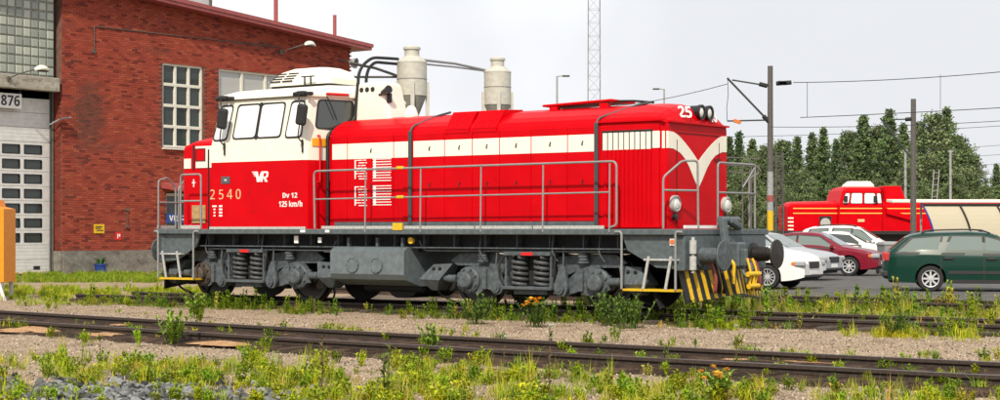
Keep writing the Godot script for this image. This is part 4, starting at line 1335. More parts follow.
	prism(g, pv([0.0, 2.84, 0.9, 2.72, 0.9, 2.82, 0.0, 3.05]), 17.05, 19.0, Transform3D(Basis(Vector3(0, 0, 1), Vector3(0, 1, 0), Vector3(1, 0, 0)), V(0, 0.05, 0)))
	put(g, "entrance_canopy", M.roof_red, t)
	# roof with its red edge
	g = G.new()
	prism(g, pv([2.5, roof_at(2.5), 28.1, roof_at(28.1), 28.1, roof_at(28.1) - 0.22, 2.5, roof_at(2.5) - 0.22]), -15.2, 0.55)
	put(g, "roof", M.roof_red, t)
	g = G.new()
	prism(g, pv([2.5, roof_at(2.5) + 0.04, 28.16, roof_at(28.16) + 0.04, 28.16, roof_at(28.16) - 0.10, 2.5, roof_at(2.5) - 0.10]), 0.55, 0.59)
	put(g, "roof_edge", M.roof_red, t)
	g = G.new()
	box(g, V(17.2, 10.7, -4.0), V(9.4, 2.4, 3.0))
	var cl := put(g, "roof_lantern", M.clad_grey, t)
	g = G.new()
	for x in [15.0, 17.0, 18.9]: box(g, V(x, 10.7, -2.48), V(1.4, 1.1, 0.05))
	put(g, "lantern_pane", M.window_glass, cl)
	g = G.new()
	box(g, V(21.9, 10.7, -2.46), V(0.08, 2.5, 0.1))
	put(g, "corner_post", M.pole_grey, cl)
	for p in [[24.05, 4.0, 0.085, -1.0], [27.1, 1.15, 0.075, -0.6]]:
		g = G.new()
		cyl(g, V(p[0], roof_at(p[0]) - 0.05, p[3]), V(p[0], roof_at(p[0]) + p[1], p[3]), p[2], -1, 10)
		put(g, "flue_pipe", M.roof_red, t)
	g = G.new()
	tube(g, bend([V(13.94, 7.6, 0.04), V(13.94, 8.42, 0.04), V(23.2, 8.5, 0.04), V(23.2, 8.36, 0.04)], 0.05), 0.018, 5)
	box(g, V(13.9, 7.56, 0.05), V(0.1, 0.12, 0.08)); box(g, V(23.2, 8.3, 0.05), V(0.14, 0.16, 0.1))
	put(g, "conduit", M.pole_grey, t)
	g = G.new()
	tube(g, [V(15.43, 1.5, 0.04), V(15.43, 2.1, 0.04)], 0.015, 5)
	for y2 in [1.5, 2.1]: box(g, V(15.43, y2, 0.05), V(0.12, 0.08, 0.06))
	put(g, "pipe_stub", M.pole_grey, t)
	# things on and by the wall
	var turn := -TH + PI / 2
	var W := func(x, yy, zz) -> Vector3: return S(WALL + zz, yy, -x)
	wall_lamp(W.call(10.72, 6.62, 0.12), "white wall lamp over the roller door, above the number sign", 0.8)
	wall_lamp(W.call(23.75, 8.58, 0.05), "white wall lamp high on the brick wall near the roof edge", 0.8)
	var s2 := thing("number_sign", "white sign reading 876 above the roller door", "sign", W.call(10.33, 5.66, -0.28), turn)
	g = G.new()
	box(g, Vector3.ZERO, V(1.56, 0.5, 0.03), Basis(), 0.006)
	put(g, "sign_board", M.white_paint, s2)
	words("876", "lettering", 0.34, M.black, s2, Transform3D(Basis(), V(0.32, 0.0, 0.018)), 1.0)
	g = G.new()
	tube(g, [V(0.74, -0.25, -0.02), V(0.74, 0.75, -0.02)], 0.02); tube(g, [V(-0.7, 0.2, -0.02), V(-0.7, 0.7, -0.02)], 0.02)
	put(g, "hanger", M.pole_grey, s2)
	s2 = thing("warning_sign", "small square yellow sign with dark text on brick wall", "sign", W.call(14.16, 1.42, 0.03), turn)
	g = G.new()
	box(g, Vector3.ZERO, V(0.46, 0.32, 0.02))
	put(g, "sign_board", M.yellow, s2)
	g = G.new()
	for q in [[-0.02, 0.07, 0.3], [-0.05, 0.01, 0.24], [0.03, -0.06, 0.3]]: box(g, V(q[0], q[1], 0.012), V(q[2], 0.032, 0.006))
	put(g, "lettering", M.black, s2)
	s2 = thing("hydrant_sign", "small red sign with white mark on brick wall", "sign", W.call(15.02, 1.16, 0.03), turn)
	g = G.new()
	box(g, Vector3.ZERO, V(0.26, 0.26, 0.02))
	put(g, "sign_board", M.bright_red, s2)
	g = G.new()
	box(g, V(-0.03, 0.0, 0.012), V(0.035, 0.16, 0.006)); box(g, V(0.05, 0.03, 0.012), V(0.06, 0.09, 0.006))
	put(g, "sign_mark", M.white_paint, s2)
	s2 = thing("company_sign", "blue and white sign with letters VR at the shed entrance", "sign", W.call(18.0, 1.8, 0.06), turn)
	g = G.new()
	box(g, Vector3.ZERO, V(1.5, 0.34, 0.03)); 
	put(g, "sign_board", M.sign_blue, s2)
	words("VR", "lettering", 0.2, M.white_paint, s2, Transform3D(Basis(), V(-0.42, 0.0, 0.016)), 1.2)
	g = G.new()
	for yy in [0.08, -0.04]: box(g, V(0.3, yy, 0.017), V(0.6, 0.05, 0.006))
	put(g, "sign_mark", M.white_paint, s2)
	s2 = thing("plant_pot", "blue plant pot with green shoots at the foot of brick wall", "plant pot", W.call(13.9, -0.15, 0.4), turn)
	g = G.new()
	lathe(g, [Vector2(0.0, 0.0), Vector2(0.17, 0.0), Vector2(0.2, 0.3), Vector2(0.22, 0.31), Vector2(0.22, 0.36), Vector2(0.18, 0.36), Vector2(0.17, 0.3), Vector2(0.0, 0.3)], Transform3D(), 16)
	put(g, "pot", M.pot_blue, s2)
	g = G.new(); g.colored = true
	rng.seed = 4
	for i in 26:
		var a := rng.randf() * TAU; var l := rng.randf_range(0.15, 0.42)
		g.col = Color(0.03, 0.09, 0.02) * rng.randf_range(0.7, 1.5)
		blade(g, V(cos(a) * 0.08, 0.3, sin(a) * 0.08), V(cos(a), 0, sin(a)), l, 0.06, 0.8)
	put(g, "leaves", M.leaf, s2)
	s2 = thing("floodlight", "round grey floodlight on the corner of brick shed", "lamp", W.call(26.9, 8.2, 0.3), turn)
	g = G.new()
	lathe(g, [Vector2(0.0, 0.0), Vector2(0.08, 0.0), Vector2(0.2, 0.2), Vector2(0.22, 0.3), Vector2(0.18, 0.28)], Transform3D(Basis(Vector3(0, 0, 1), 0.9) * Basis(Vector3(1, 0, 0), PI * 0.6), V(0.1, 0, 0)), 16)
	put(g, "lamp_head", M.galvanised, s2)
	g = G.new()
	tube(g, [V(-0.3, 0.1, -0.3), V(0.1, 0.02, 0.0)], 0.03)
	put(g, "bracket", M.pole_grey, s2)

func blade(g: G, p: Vector3, out: Vector3, l: float, w: float, lean: float) -> void:   # a bent pointed leaf
	var side := out.cross(Vector3.UP).normalized() * w * 0.5
	var p1 := p + Vector3.UP * l * 0.55 + out * l * lean * 0.25
	var p2 := p + Vector3.UP * l * (1.0 - lean * 0.25) + out * l * lean * 0.8
	g.quad(p - side * 0.6, p + side * 0.6, p1 + side, p1 - side)
	g.tri(p1 - side, p1 + side, p2)

# ---------------------------------------------------------------- silos, masts, wires, the second locomotive, the shelter, trees
func wire(a: Vector3, b: Vector3, sag: float, r: float, called: String, label: String, cat := "wire", grp := "overhead wires") -> MeshInstance3D:
	var pts := []
	for i in 13:
		var f := i / 12.0
		pts.append(a.lerp(b, f) - V(0, sag * 4.0 * f * (1 - f), 0))
	var g := G.new()
	tube(g, pts, r, 4)
	var o := put(g, called, M.wire)
	tag(o, label, cat, grp)
	return o

func silo(u0: float, u1: float, vt: float, vb: float, z: float, label: String) -> Node3D:
	var c := at((u0 + u1) / 2, vt, z)
	var r := (u1 - u0) / F * z / 2.0
	var t := thing("sand_silo", label, "silo", V(c.x, -0.15, c.z), -0.5, "sand silos behind the locomotive")
	var yt: float = c.y + 0.15; var yb: float = at(0, vb, z).y + 0.15
	var g := G.new()
	lathe(g, [Vector2(r, yb), Vector2(r, yt - 0.62), Vector2(r * 1.015, yt - 0.6), Vector2(r * 1.015, yt - 0.55), Vector2(r * 0.92, yt - 0.5), Vector2(r * 0.5, yt - 0.34)], Transform3D(), 28)
	var b := put(g, "tank", M.silo, t)
	g = G.new()
	lathe(g, [Vector2(r * 1.01, yt - 1.2), Vector2(r * 1.02, yt - 1.18), Vector2(r * 1.01, yt - 1.16)], Transform3D(), 28)
	put(g, "weld_ring", M.silo_dark, b)
	g = G.new()
	lathe(g, [Vector2(r * 0.5, yt - 0.36), Vector2(r * 0.5, yt - 0.1), Vector2(r * 0.58, yt - 0.1), Vector2(r * 0.58, yt - 0.02), Vector2(r * 0.4, yt + 0.03), Vector2(0, yt + 0.04)], Transform3D(), 20)
	put(g, "cap", M.silo, t)
	g = G.new()
	lathe(g, [Vector2(0.14, yb - 1.0), Vector2(0.16, yb - 0.95), Vector2(r * 0.98, yb + 0.01)], Transform3D(), 28)
	put(g, "cone", M.silo_dark, t)
	g = G.new()
	lathe(g, [Vector2(0.3, yb - 1.5), Vector2(0.26, yb - 1.2), Vector2(0.13, yb - 0.95), Vector2(0.0, yb - 0.94)], Transform3D(), 16)
	put(g, "spout", M.silo, t)
	for i in 4:
		g = G.new()
		var a := TAU * (i + 0.5) / 4 + 0.2
		box(g, V(cos(a) * r * 1.04, (yb + 0.5) / 2, sin(a) * r * 1.04), V(0.14, yb + 0.5, 0.14), Basis(Vector3(0, 1, 0), -a))
		put(g, "leg", M.silo, t)
	g = G.new()
	for y in [1.5, 4.0]:
		for i in 4:
			var a := TAU * (i + 0.5) / 4 + 0.2; var e := a + TAU / 4
			tube(g, [V(cos(a) * r, y, sin(a) * r), V(cos(e) * r, y, sin(e) * r)], 0.04, 4)
	put(g, "brace", M.silo, t)
	return t

func lattice(t: Node, base: Vector3, h: float, w0: float, w1: float, step: float, r: float, m: Material) -> void:
	var g := G.new()
	var c := func(i: int, y: float) -> Vector3:
		var w: float = lerpf(w0, w1, y / h) / 2
		return base + V(w * (1 if i == 0 or i == 1 else -1), y, w * (1 if i == 1 or i == 2 else -1))
	for i in 4: tube(g, [c.call(i, 0.0), c.call(i, h)], r * 1.5, 4)
	put(g, "lattice_leg", m, t)
	g = G.new()
	var n := int(h / step)
	for k in n:
		for i in 4:
			var j := (i + 1) % 4
			var y0 := k * step; var y1 := y0 + step
			if (k + i) % 2: tube(g, [c.call(i, y0), c.call(j, y1)], r, 3)
			else: tube(g, [c.call(j, y0), c.call(i, y1)], r, 3)
			tube(g, [c.call(i, y1), c.call(j, y1)], r, 3)
	put(g, "lattice_brace", m, t)

func contact_pole(u: float, vt: float, z: float, label: String, banded: bool) -> Node3D:
	var p := at(u, vt, z)
	var t := thing("catenary_pole", label, "pole", V(p.x, -0.15, p.z), 0.0, "overhead line poles")
	var h := p.y + 0.15
	var g := G.new()
	if banded:
		cyl(g, V(0, 3.75, 0), V(0, h, 0), 0.115, 0.1, 12)
	else: cyl(g, V(0, 0, 0), V(0, h, 0), 0.14, 0.12, 12)
	put(g, "mast", M.pole_grey, t)
	if banded:
		g = G.new(); cyl(g, V(0, 2.85, 0), V(0, 3.75, 0), 0.118, 0.115, 12); put(g, "white_band", M.galvanised, t)
		g = G.new(); cyl(g, V(0, 2.62, 0), V(0, 2.85, 0), 0.135, 0.135, 12); put(g, "red_band", M.roof_red, t)
		g = G.new(); cyl(g, V(0, 2.25, 0), V(0, 2.62, 0), 0.12, 0.118, 12); put(g, "white_band", M.galvanised, t)
		g = G.new(); cyl(g, V(0, 1.5, 0), V(0, 2.25, 0), 0.12, 0.12, 12); put(g, "yellow_band", M.yellow, t)
		g = G.new(); cyl(g, V(0, 0, 0), V(0, 1.5, 0), 0.125, 0.12, 12); put(g, "mast_foot", M.pole_grey, t)
	return t

func px_tube(t: Node3D, g: G, pts: Array, z: float, r: float) -> void:
	var o := []
	for p in pts: o.append(at(p[0], p[1], z if p.size() < 3 else p[2]) - t.position)
	tube(g, o, r, 6)

func second_locomotive() -> void:
	var c := at(853, 229, 100.0)
	var t := thing("diesel_locomotive", "red locomotive with thin yellow stripes parked behind the cars", "locomotive", V(c.x + 3.2, -0.1, c.z), 0.10)
	var g := G.new()
	box(g, V(-0.8, 1.3, 0), V(13.6, 0.2, 3.0)); box(g, V(-0.8, 1.0, 0), V(12.6, 0.5, 2.2))
	put(g, "frame", M.under_dark, t)
	for cx in [-5.4, 3.2]:
		g = G.new()
		box(g, V(cx, 0.65, 0), V(3.6, 0.4, 2.3), Basis(), 0.05)
		put(g, "bogie", M.under_grey, t)
		for x in [-1.2, 1.2]:
			for s in [1.0, -1.0]:
				g = G.new()
				cyl(g, V(cx + x, 0.5, 0.74 * s), V(cx + x, 0.5, 0.87 * s), 0.5, -1, 24)
				put(g, "wheel", M.oily, t)
	g = G.new()
	loft(g, [hood_ring(-7.5, 1.0, 1.4, 2.76, 2.84), hood_ring(-7.4, 1.08, 1.4, 2.84, 3.0), hood_ring(-7.15, 1.12, 1.4, 2.88, 3.1), hood_ring(-4.4, 1.12, 1.4, 2.9, 3.16)])
	var sh := put(g, "short_hood", M.red, t)
	g = G.new()
	loft(g, [hood_ring(-1.9, 1.12, 1.4, 2.9, 3.2), hood_ring(5.3, 1.12, 1.4, 2.9, 3.2), hood_ring(5.7, 1.0, 1.4, 2.8, 2.9)])
	var lh := put(g, "long_hood", M.red, t)
	g = G.new()
	loft(g, [plan_ring(-4.6, -1.75, 1.5, 1.4, 0.1, 0.3), plan_ring(-4.6, -1.75, 1.5, 2.85, 0.1, 0.3), plan_ring(-4.35, -1.8, 1.42, 3.72, 0.1, 0.3), plan_ring(-4.2, -1.9, 1.2, 3.9, 0.15, 0.25), plan_ring(-4.0, -2.1, 0.7, 3.98, 0.2, 0.2)])
	var cab := put(g, "cab", M.red, t)
	g = G.new()
	loft(g, [rect_ring(-3.9, -2.2, -0.4, 0.6, 3.95, 0.08), rect_ring(-3.85, -2.2, -0.4, 0.6, 4.08, 0.1), rect_ring(-3.6, -2.4, -0.3, 0.5, 4.3, 0.1)])
	put(g, "roof_unit", M.cream, t)
	g = G.new()
	loft(g, [rect_ring(-1.7, -0.3, -0.6, 0.8, 3.0, 0.1), rect_ring(-1.7, -0.6, -0.5, 0.7, 3.98, 0.1), rect_ring(-1.65, -0.66, -0.45, 0.65, 4.02, 0.1)])
	put(g, "exhaust_housing", M.red, t)
	var side := Transform3D(Basis(Vector3(1, 0, 0), -0.0917), V(0, 2.85, 1.5))
	for q in [[-4.4, -4.02, -3.92, -4.2], [-3.94, -3.2, -3.18, -3.86], [-3.12, -2.4, -2.44, -3.1], [-2.32, -2.06, -2.12, -2.36]]:
		window_unit(cab, pv([q[0], 0.12, q[1], 0.12, q[2], 0.76, q[3], 0.76]), side, M.sky_glare_pane)
	window_unit(cab, pv([-1.38, 0.1, -0.84, 0.1, -0.6, 0.3, -0.6, 0.76, -1.3, 0.76]), Transform3D(Basis(V(0.2425, 0, -0.970), Vector3(0, 1, 0), V(0.970, 0, 0.2425)), V(-1.66, 2.85, 0.0)), M.dark_glass)
	for x in [-4.25, -2.5]:
		g = G.new()
		box(g, V(x, 3.24, 1.66), V(0.22, 0.36, 0.1), Basis(), 0.03)
		put(g, "mirror", M.rubber, t)
	for y in [2.70, 2.42]:
		g = G.new(); box(g, V(-5.9, y, 1.122), V(2.6, 0.055, 0.012)); put(g, "yellow_stripe", M.old_yellow, sh)
		g = G.new(); box(g, V(-3.3, y, 1.504), V(2.5, 0.055, 0.012)); put(g, "yellow_stripe", M.old_yellow, cab)
		g = G.new(); box(g, V(1.5, y, 1.122), V(6.4, 0.055, 0.012)); put(g, "yellow_stripe", M.old_yellow, lh)
	for i in 4:
		g = G.new(); box(g, V(-7.3, 2.14 - i * 0.22, 1.1), V(0.4, 0.09, 0.03)); put(g, "end_stripe", M.cream, sh)
	g = G.new()
	box(g, V(-5.3, 1.85, 1.12), V(0.7, 0.8, 0.03)); put(g, "radiator_opening", M.under_dark, sh)
	g = G.new()
	cyl(g, V(-5.3, 1.85, 1.12), V(-5.3, 1.85, 1.16), 0.3, -1, 16); put(g, "fan_cover", M.worn_grey, sh)
	g = G.new()
	box(g, V(-3.3, 2.0, 1.505), V(0.4, 0.16, 0.012)); put(g, "emblem", M.old_gold, cab)
	g = G.new()
	prism(g, pv([-1.72, 2.72, -0.2, 2.2, -0.2, 2.0, -1.72, 2.4]), 1.1, 1.3)
	put(g, "side_fairing", M.red, lh)

func shelter() -> void:
	var p := on_ground(920, 262, -0.12)
	var t := thing("bicycle_shelter", "long open shelter with cream panels and curved black ribs behind the green car", "shelter", p, 0.06)
	var n := 7
	var prof := func(f: float) -> Vector2:   # a steep rear wall bending over at the top: (z, y)
		return Vector2(0.6 - 0.3 * pow(f, 3.0), 0.5 + 2.12 * f)
	for i in n:
		var g := G.new()
		var pts := [V(i * 1.75 + 0.5, 0.0, 0.64)]
		for k in 11:
			var q: Vector2 = prof.call(k / 10.0)
			pts.append(V(i * 1.75 + 0.5 * (1.0 - pow(k / 10.0, 2.0)), q.y, q.x + 0.04))
		tube(g, pts, 0.045, 6)
		put(g, "rib", M.black if i else M.blue_paint, t)
		if i == n - 1: break
		g = G.new()
		for k in 10:
			var a: Vector2 = prof.call(k / 10.0); var b: Vector2 = prof.call((k + 1) / 10.0)
			var sa := 0.5 * (1.0 - pow(k / 10.0, 2.0)); var sb := 0.5 * (1.0 - pow((k + 1) / 10.0, 2.0))
			for w in [0.0, -0.02]: g.quad(V(i * 1.75 + sa + 0.03, a.y, a.x + w), V(i * 1.75 + sa + 1.72, a.y, a.x + w), V(i * 1.75 + sb + 1.72, b.y, b.x + w), V(i * 1.75 + sb + 0.03, b.y, b.x + w))
		put(g, "panel", M.canopy, t)
	var g2 := G.new()
	tube(g2, [V(0.0, 2.66, 0.34), V(10.6, 2.66, 0.34)], 0.055, 8)
	put(g2, "top_rail", M.black, t)
	g2 = G.new()
	box(g2, V(4.8, 2.83, -0.2), V(12.4, 0.13, 1.0), Basis(Vector3(1, 0, 0), 0.05), 0.02)
	put(g2, "roof_slab", M.cream, t)
	for i in 3:
		g2 = G.new()
		tube(g2, [V(0.2 + i * 4.2, 0, -0.55), V(0.2 + i * 4.2, 2.78, -0.55)], 0.05)
		put(g2, "post", M.galvanised, t)

func tree_mesh(seed_: int, h: float, r: float, pointed: bool, tone: Color, boughs: int) -> Array:
	rng.seed = seed_
	var g := G.new(); g.colored = true
	var gt := G.new()
	cyl(gt, V(0, -0.2, 0), V(0.1, h * 0.55, 0), h * 0.017, h * 0.009, 7, false)
	cyl(gt, V(0.1, h * 0.55, 0), V(0, h * 0.97, 0), h * 0.009, 0.015, 6, false)
	for i in boughs:
		var f := (i + rng.randf()) / boughs
		var y := h * lerpf(0.06, 0.99, f)
		var rad: float
		if pointed: rad = r * pow(1.0 - f, 0.85) + 0.05
		else: rad = r * pow(maxf(sin(PI * clampf(f * 0.86 + 0.12, 0, 1)), 0.05), 0.7)
		rad *= rng.randf_range(0.5, 1.2)
		if i % 17 == 0: rad *= 1.3
		var a := i * 2.4 + rng.randf() * 1.2
		var rise := (-0.25 + 0.5 * f) if pointed else rng.randf_range(0.2, 0.8)
		var d := V(cos(a), rise, sin(a))
		var foot := V(0, y, 0)
		if i % 3 == 0: tube(gt, [foot, foot + d * rad * 0.9], h * 0.0018, 3)
		var cl := tone * rng.randf_range(0.55, 1.5)
		cl.g *= rng.randf_range(0.9, 1.1)
		var n := 3 + int(rad / (h * 0.03))
		for c in n:
			var w := lerpf(0.15, 1.0, (c + rng.randf()) / n)
			var p := foot + d * rad * w + V(0, (0.18 * w * w * rad) if pointed else 0.0, 0)
			var cr := h * 0.022 * (1.15 - 0.6 * w) * (1.0 - 0.55 * f if pointed else 1.15) + 0.05
			for k in 13:
				var o := V(rng.randfn(), rng.randfn() * 0.75, rng.randfn()) * cr
				var s := h * rng.randf_range(0.0045, 0.0105)
				var nn := V(rng.randfn(), rng.randfn() + 0.4, rng.randfn()).normalized()
				var b := frame_of(nn)
				var e := rng.randf_range(0.8, 1.2)
				g.col = Color(cl.r * e, cl.g * e, cl.b * e)
				g.quad(p + o - b.x * s - b.z * s * 0.5, p + o + b.x * s * 0.3 - b.z * s, p + o + b.x * s * 1.1 + b.z * s * 0.4, p + o - b.x * s * 0.4 + b.z * s)
	return [g.mesh(), gt.mesh()]

func build_trees() -> void:
	var kinds := []
	var tones := [Color(0.115, 0.165, 0.07), Color(0.13, 0.185, 0.076), Color(0.145, 0.19, 0.088), Color(0.10, 0.15, 0.068), Color(0.14, 0.185, 0.082), Color(0.12, 0.168, 0.075)]
	for i in 6: kinds.append(tree_mesh(100 + i * 7, 10.0, [1.7, 1.9, 2.0, 1.5, 2.3, 2.0][i], i in [0, 1, 3, 5], tones[i], [150, 165, 165, 135, 170, 155][i]))
	# u of the trunk, v of the top, distance, kind, label
	var list := [
		[729, 137, 165, 0, "narrow dark tree just past the locomotive's nose"], [739, 132, 172, 3, "thin spire-topped tree behind the gantry, left of the banded pole"], [752, 140, 158, 1, "bushy tree between gantry posts and banded pole"], [766, 148, 150, 4, "low round tree right behind the banded pole"],
		[782, 142, 160, 2, "broad tree behind the lattice post"], [797, 137, 152, 0, "pointed tree above the nose of the red striped locomotive"], [812, 133, 165, 5, "tall pointed tree over the short hood of the striped locomotive"], [823, 128, 158, 1, "taller pointed tree left of the striped locomotive's cab"], [836, 140, 150, 3, "slim tree above the striped locomotive's windows"], [848, 133, 170, 2, "wide pale tree behind the striped locomotive's roof unit"],
		[863, 116, 150, 0, "tall spire of a tree above the striped locomotive's exhaust"], [877, 128, 160, 4, "rounded tree behind the arm of the dark wooden pole"], [889, 110, 148, 5, "high pointed tree left of the dark wooden pole"], [903, 124, 156, 1, "dense tree close beside the dark wooden pole"], [918, 122, 162, 3, "slender tree just right of the dark wooden pole"],
		[934, 116, 145, 2, "big leafy tree with uneven crown, left half of the tallest pair"], [946, 108, 147, 1, "tallest leafy tree, right of the dark wooden pole"], [958, 138, 150, 4, "round crowned tree right of the tallest tree"], [971, 156, 152, 2, "low spreading tree above the shelter roof"], [996, 164, 140, 0, "dark conifer cut by the frame's edge"], [1012, 150, 150, 5, "pointed tree at the frame's edge behind the conifer"],
		[745, 165, 130, 4, "bushy low tree in front, behind the gantry"], [803, 172, 128, 2, "bushy low tree right over the striped locomotive's nose"], [842, 178, 126, 4, "bushy low tree against the striped locomotive's cab"], [905, 168, 128, 2, "bushy low tree behind the pale lamp posts"], [955, 176, 126, 4, "bushy low tree above the shelter's middle"], [985, 186, 124, 2, "bushy low tree above the shelter by frame's edge"], [776, 180, 124, 4, "bushy low tree at the lattice post's foot"], [724, 170, 126, 2, "bushy low tree half behind the locomotive's end"], [878, 180, 125, 4, "bushy low tree behind the striped locomotive's exhaust housing"], [930, 182, 124, 4, "bushy low tree by the leaning ladder"]]
	rng.seed = 9
	for q in list:
		var p := at(q[0], q[1], q[2])
		var h: float = p.y + 0.15
		var t := thing("tree", q[4], "tree", V(p.x, -0.15, p.z), rng.randf() * TAU, "trees behind the yard")
		var s := h / 10.0
		t.scale = V(s * rng.randf_range(0.9, 1.15), s, s * rng.randf_range(0.9, 1.15))
		put(kinds[q[3]][1], "trunk", M.birch_bark if q[3] in [2, 4] else M.bark, t)
		put(kinds[q[3]][0], "crown", M.tree_leaf, t)
	# what closes the view low down between the trunks
	var far := []
	for i in 46: far.append([700 + i * 7.4 + rng.randf_range(-3, 3), rng.randf_range(178, 200) if i < 34 else rng.randf_range(190, 205), rng.randf_range(175, 215), [2, 4, 1, 5][i % 4]])
	for i in 44: far.append([300 + i * 9.2 + rng.randf_range(-3, 3), rng.randf_range(168, 192), rng.randf_range(150, 215), [2, 4, 1, 5][i % 4]])
	var st := Node3D.new()
	st.name = numbered("undergrowth")
	add_child(st)
	tag(st, "dense green undergrowth of the wood behind the trees", "undergrowth", "", "stuff")
	for k in [2, 4, 1, 5]:
		var mm := MultiMesh.new()
		mm.transform_format = MultiMesh.TRANSFORM_3D
		mm.mesh = kinds[k][0]
		var tr := []
		for q in far:
			if q[3] != k: continue
			var p := at(q[0], q[1], q[2])
			var h: float = (p.y + 0.15) / 10.0
			tr.append(Transform3D(Basis(Vector3(0, 1, 0), rng.randf() * TAU).scaled(V(h * 1.9, h, h * 1.9)), V(p.x, -0.15, p.z)))
		mm.instance_count = tr.size()
		for i in tr.size(): mm.set_instance_transform(i, tr[i])
		var mi := MultiMeshInstance3D.new()
		mi.name = "foliage"
		mi.multimesh = mm
		mi.material_override = M.tree_leaf
		st.add_child(mi, true)

func build_far() -> void:
	var g := G.new()
	var z := 62.0
	silo(397, 427, 47, 96, z, "larger cream sand silo beside the locomotive's exhaust housing")
	silo(484, 511, 58, 105, z + 6, "smaller cream sand silo above the middle of the long hood")
	var t := thing("sand_pipe", "long grey pipe between the two cream silos with black hoses", "pipe", at(440, 229, z), 0.0)
	px_tube(t, g, [[424, 60, z], [455, 63.5, z + 3], [485, 70, z + 6]], z, 0.05)
	px_tube(t, g, [[424, 64, z], [455, 67, z + 3], [485, 71, z + 6]], z, 0.035)
	put(g, "long_pipe", M.galvanised, t)
	for q in [[[358, 92], [358.5, 74], [363, 65], [372, 57.5], [384, 58], [398, 59]], [[366, 92], [366.5, 76], [369, 68], [375, 62], [386, 63], [398, 64]]]:
		g = G.new()
		var pts := [at(q[0][0], 215, z - 4) - t.position]
		for p in q: pts.append(at(p[0], p[1], z - 3.0 * (398.0 - p[0]) / 40.0) - t.position)
		tube(g, bend(pts, 0.6), 0.055, 8)
		put(g, "hose", M.rubber, t)
	g = G.new()
	px_tube(t, g, [[350, 63, 60], [375, 68, z - 1], [398, 76, z]], z, 0.05)
	px_tube(t, g, [[352, 77, 60], [378, 77, z], [398, 77, z]], z, 0.04)
	put(g, "feed_pipe", M.pole_grey, t)
	# radio mast
	var p := at(594, 229, 330)
	t = thing("radio_mast", "tall thin lattice mast rising out of the picture behind the locomotive", "mast", V(p.x, -0.15, p.z))
	lattice(t, Vector3.ZERO, 52.0, 2.5, 2.2, 2.6, 0.036, M.galvanised)
	# yard lights
	for q in [[557, 76, 95, 1.0, "thin lamp post above the hood left of radio mast", 5.0], [664, 89, 105, -1.0, "thin lamp post above the hood near the headlights", 5.0]]:
		p = at(q[0], q[1], q[2])
		t = thing("lamp_post", q[4], "lamp post", V(p.x, -0.15, p.z), 0.0, "yard lamp posts")
		g = G.new()
		cyl(g, V(0, 0, 0), V(0, p.y + 0.15, 0), 0.09, 0.05, 8)
		tube(g, [V(0, p.y + 0.12, 0), V(q[3] * 0.35, p.y + 0.17, 0)], 0.03)
		put(g, "post", M.galvanised, t)
		g = G.new()
		box(g, V(q[3] * 0.5, p.y + 0.15, 0), V(0.42, 0.1, 0.18), Basis(), 0.03)
		put(g, "lamp_head", M.pole_grey, t)
	# overhead line
	z = 65.0
	t = contact_pole(770, 66, z, "catenary pole with red and yellow bands beside the locomotive's nose", true)
	g = G.new()
	px_tube(t, g, [[732, 80], [769, 86]], z, 0.03)
	put(g, "top_stay", M.wire, t)
	g = G.new()
	px_tube(t, g, [[727, 78], [771, 124]], z, 0.04)
	put(g, "cantilever_tube", M.wire, t)
	g = G.new()
	px_tube(t, g, [[727, 121], [769, 120]], z, 0.03)
	put(g, "registration_arm", M.wire, t)
	g = G.new()
	px_tube(t, g, [[727.5, 80], [728, 95], [726.5, 108], [727, 121]], z, 0.012)
	put(g, "dropper", M.wire, t)
	for q in [[[759, 84], [767, 86]], [[776, 83.5], [791, 82.5]], [[763, 116], [769, 122]], [[778, 83], [786, 83]]]:
		g = G.new()
		px_tube(t, g, q, z, 0.085)
		put(g, "insulator", M.rubber, t)
	g = G.new()
	box(g, at(737, 121.5, z) - t.position, V(0.3, 0.14, 0.06), Basis(Vector3(0, 0, 1), -0.3), 0.02)
	put(g, "orange_tag", M.orange, t)
	t = contact_pole(913, 99, 78.0, "dark wooden pole with slanting arm in front of the trees", false)
	g = G.new()
	px_tube(t, g, [[880, 118], [913, 161]], 78, 0.045)
	put(g, "cantilever_tube", M.wire, t)
	g = G.new()
	px_tube(t, g, [[893, 119.5], [913, 119]], 78, 0.03)
	put(g, "top_stay", M.wire, t)
	g = G.new()
	px_tube(t, g, [[905, 119.5], [911, 119]], 78, 0.09)
	put(g, "insulator", M.rubber, t)
	wire(at(793, 82.5, z), at(1030, 69, 58), 0.1, 0.014, "messenger_wire", "upper overhead wire running right from the banded pole")
	wire(at(800, 117.5, z), at(1030, 106, 58), 0.02, 0.014, "contact_wire", "lower overhead wire right of the banded pole")
	wire(at(727, 84, z), at(560, 108, 92), 0.3, 0.014, "messenger_wire", "overhead wire running left behind the locomotive's roof")
	wire(at(771, 127, 70), at(1030, 119, 64), 0.1, 0.012, "feeder_wire", "third overhead wire crossing in front of treetops")
	wire(at(720, 137, 90), at(1030, 124, 80), 0.1, 0.012, "feeder_wire", "faint overhead wire just below the third one")
	for q in [[807, 82, 117], [940, 74.5, 109.5]]:
		wire(at(q[0], q[1], 63.6), at(q[0], q[2], 63.6), 0.0, 0.01, "dropper_wire", "short upright wire between the two upper wires, %s" % ("near the banded pole" if q[0] < 900 else "above the tallest tree"))
	for i in 5:
		wire(at(720, 158 + i * 8, 115), at(1030, 143 + i * 9.5, 105), 0.15, 0.012, "feeder_wire", "thin overhead wire in front of the wood, number %s from the top" % ["one", "two", "three", "four", "five"][i])
	# gantry and lattice post behind the locomotive's nose
	p = at(745, 229, 100)
	t = thing("signal_gantry", "dark steel gantry behind the locomotive's front railing", "gantry", V(p.x, -0.15, p.z), 0.0)
	for x in [-0.15, 0.35]:
		g = G.new()
		cyl(g, V(x, 0, 0), V(x, 5.6, 0), 0.06, 0.05, 6)
		put(g, "post", M.pole_grey, t)
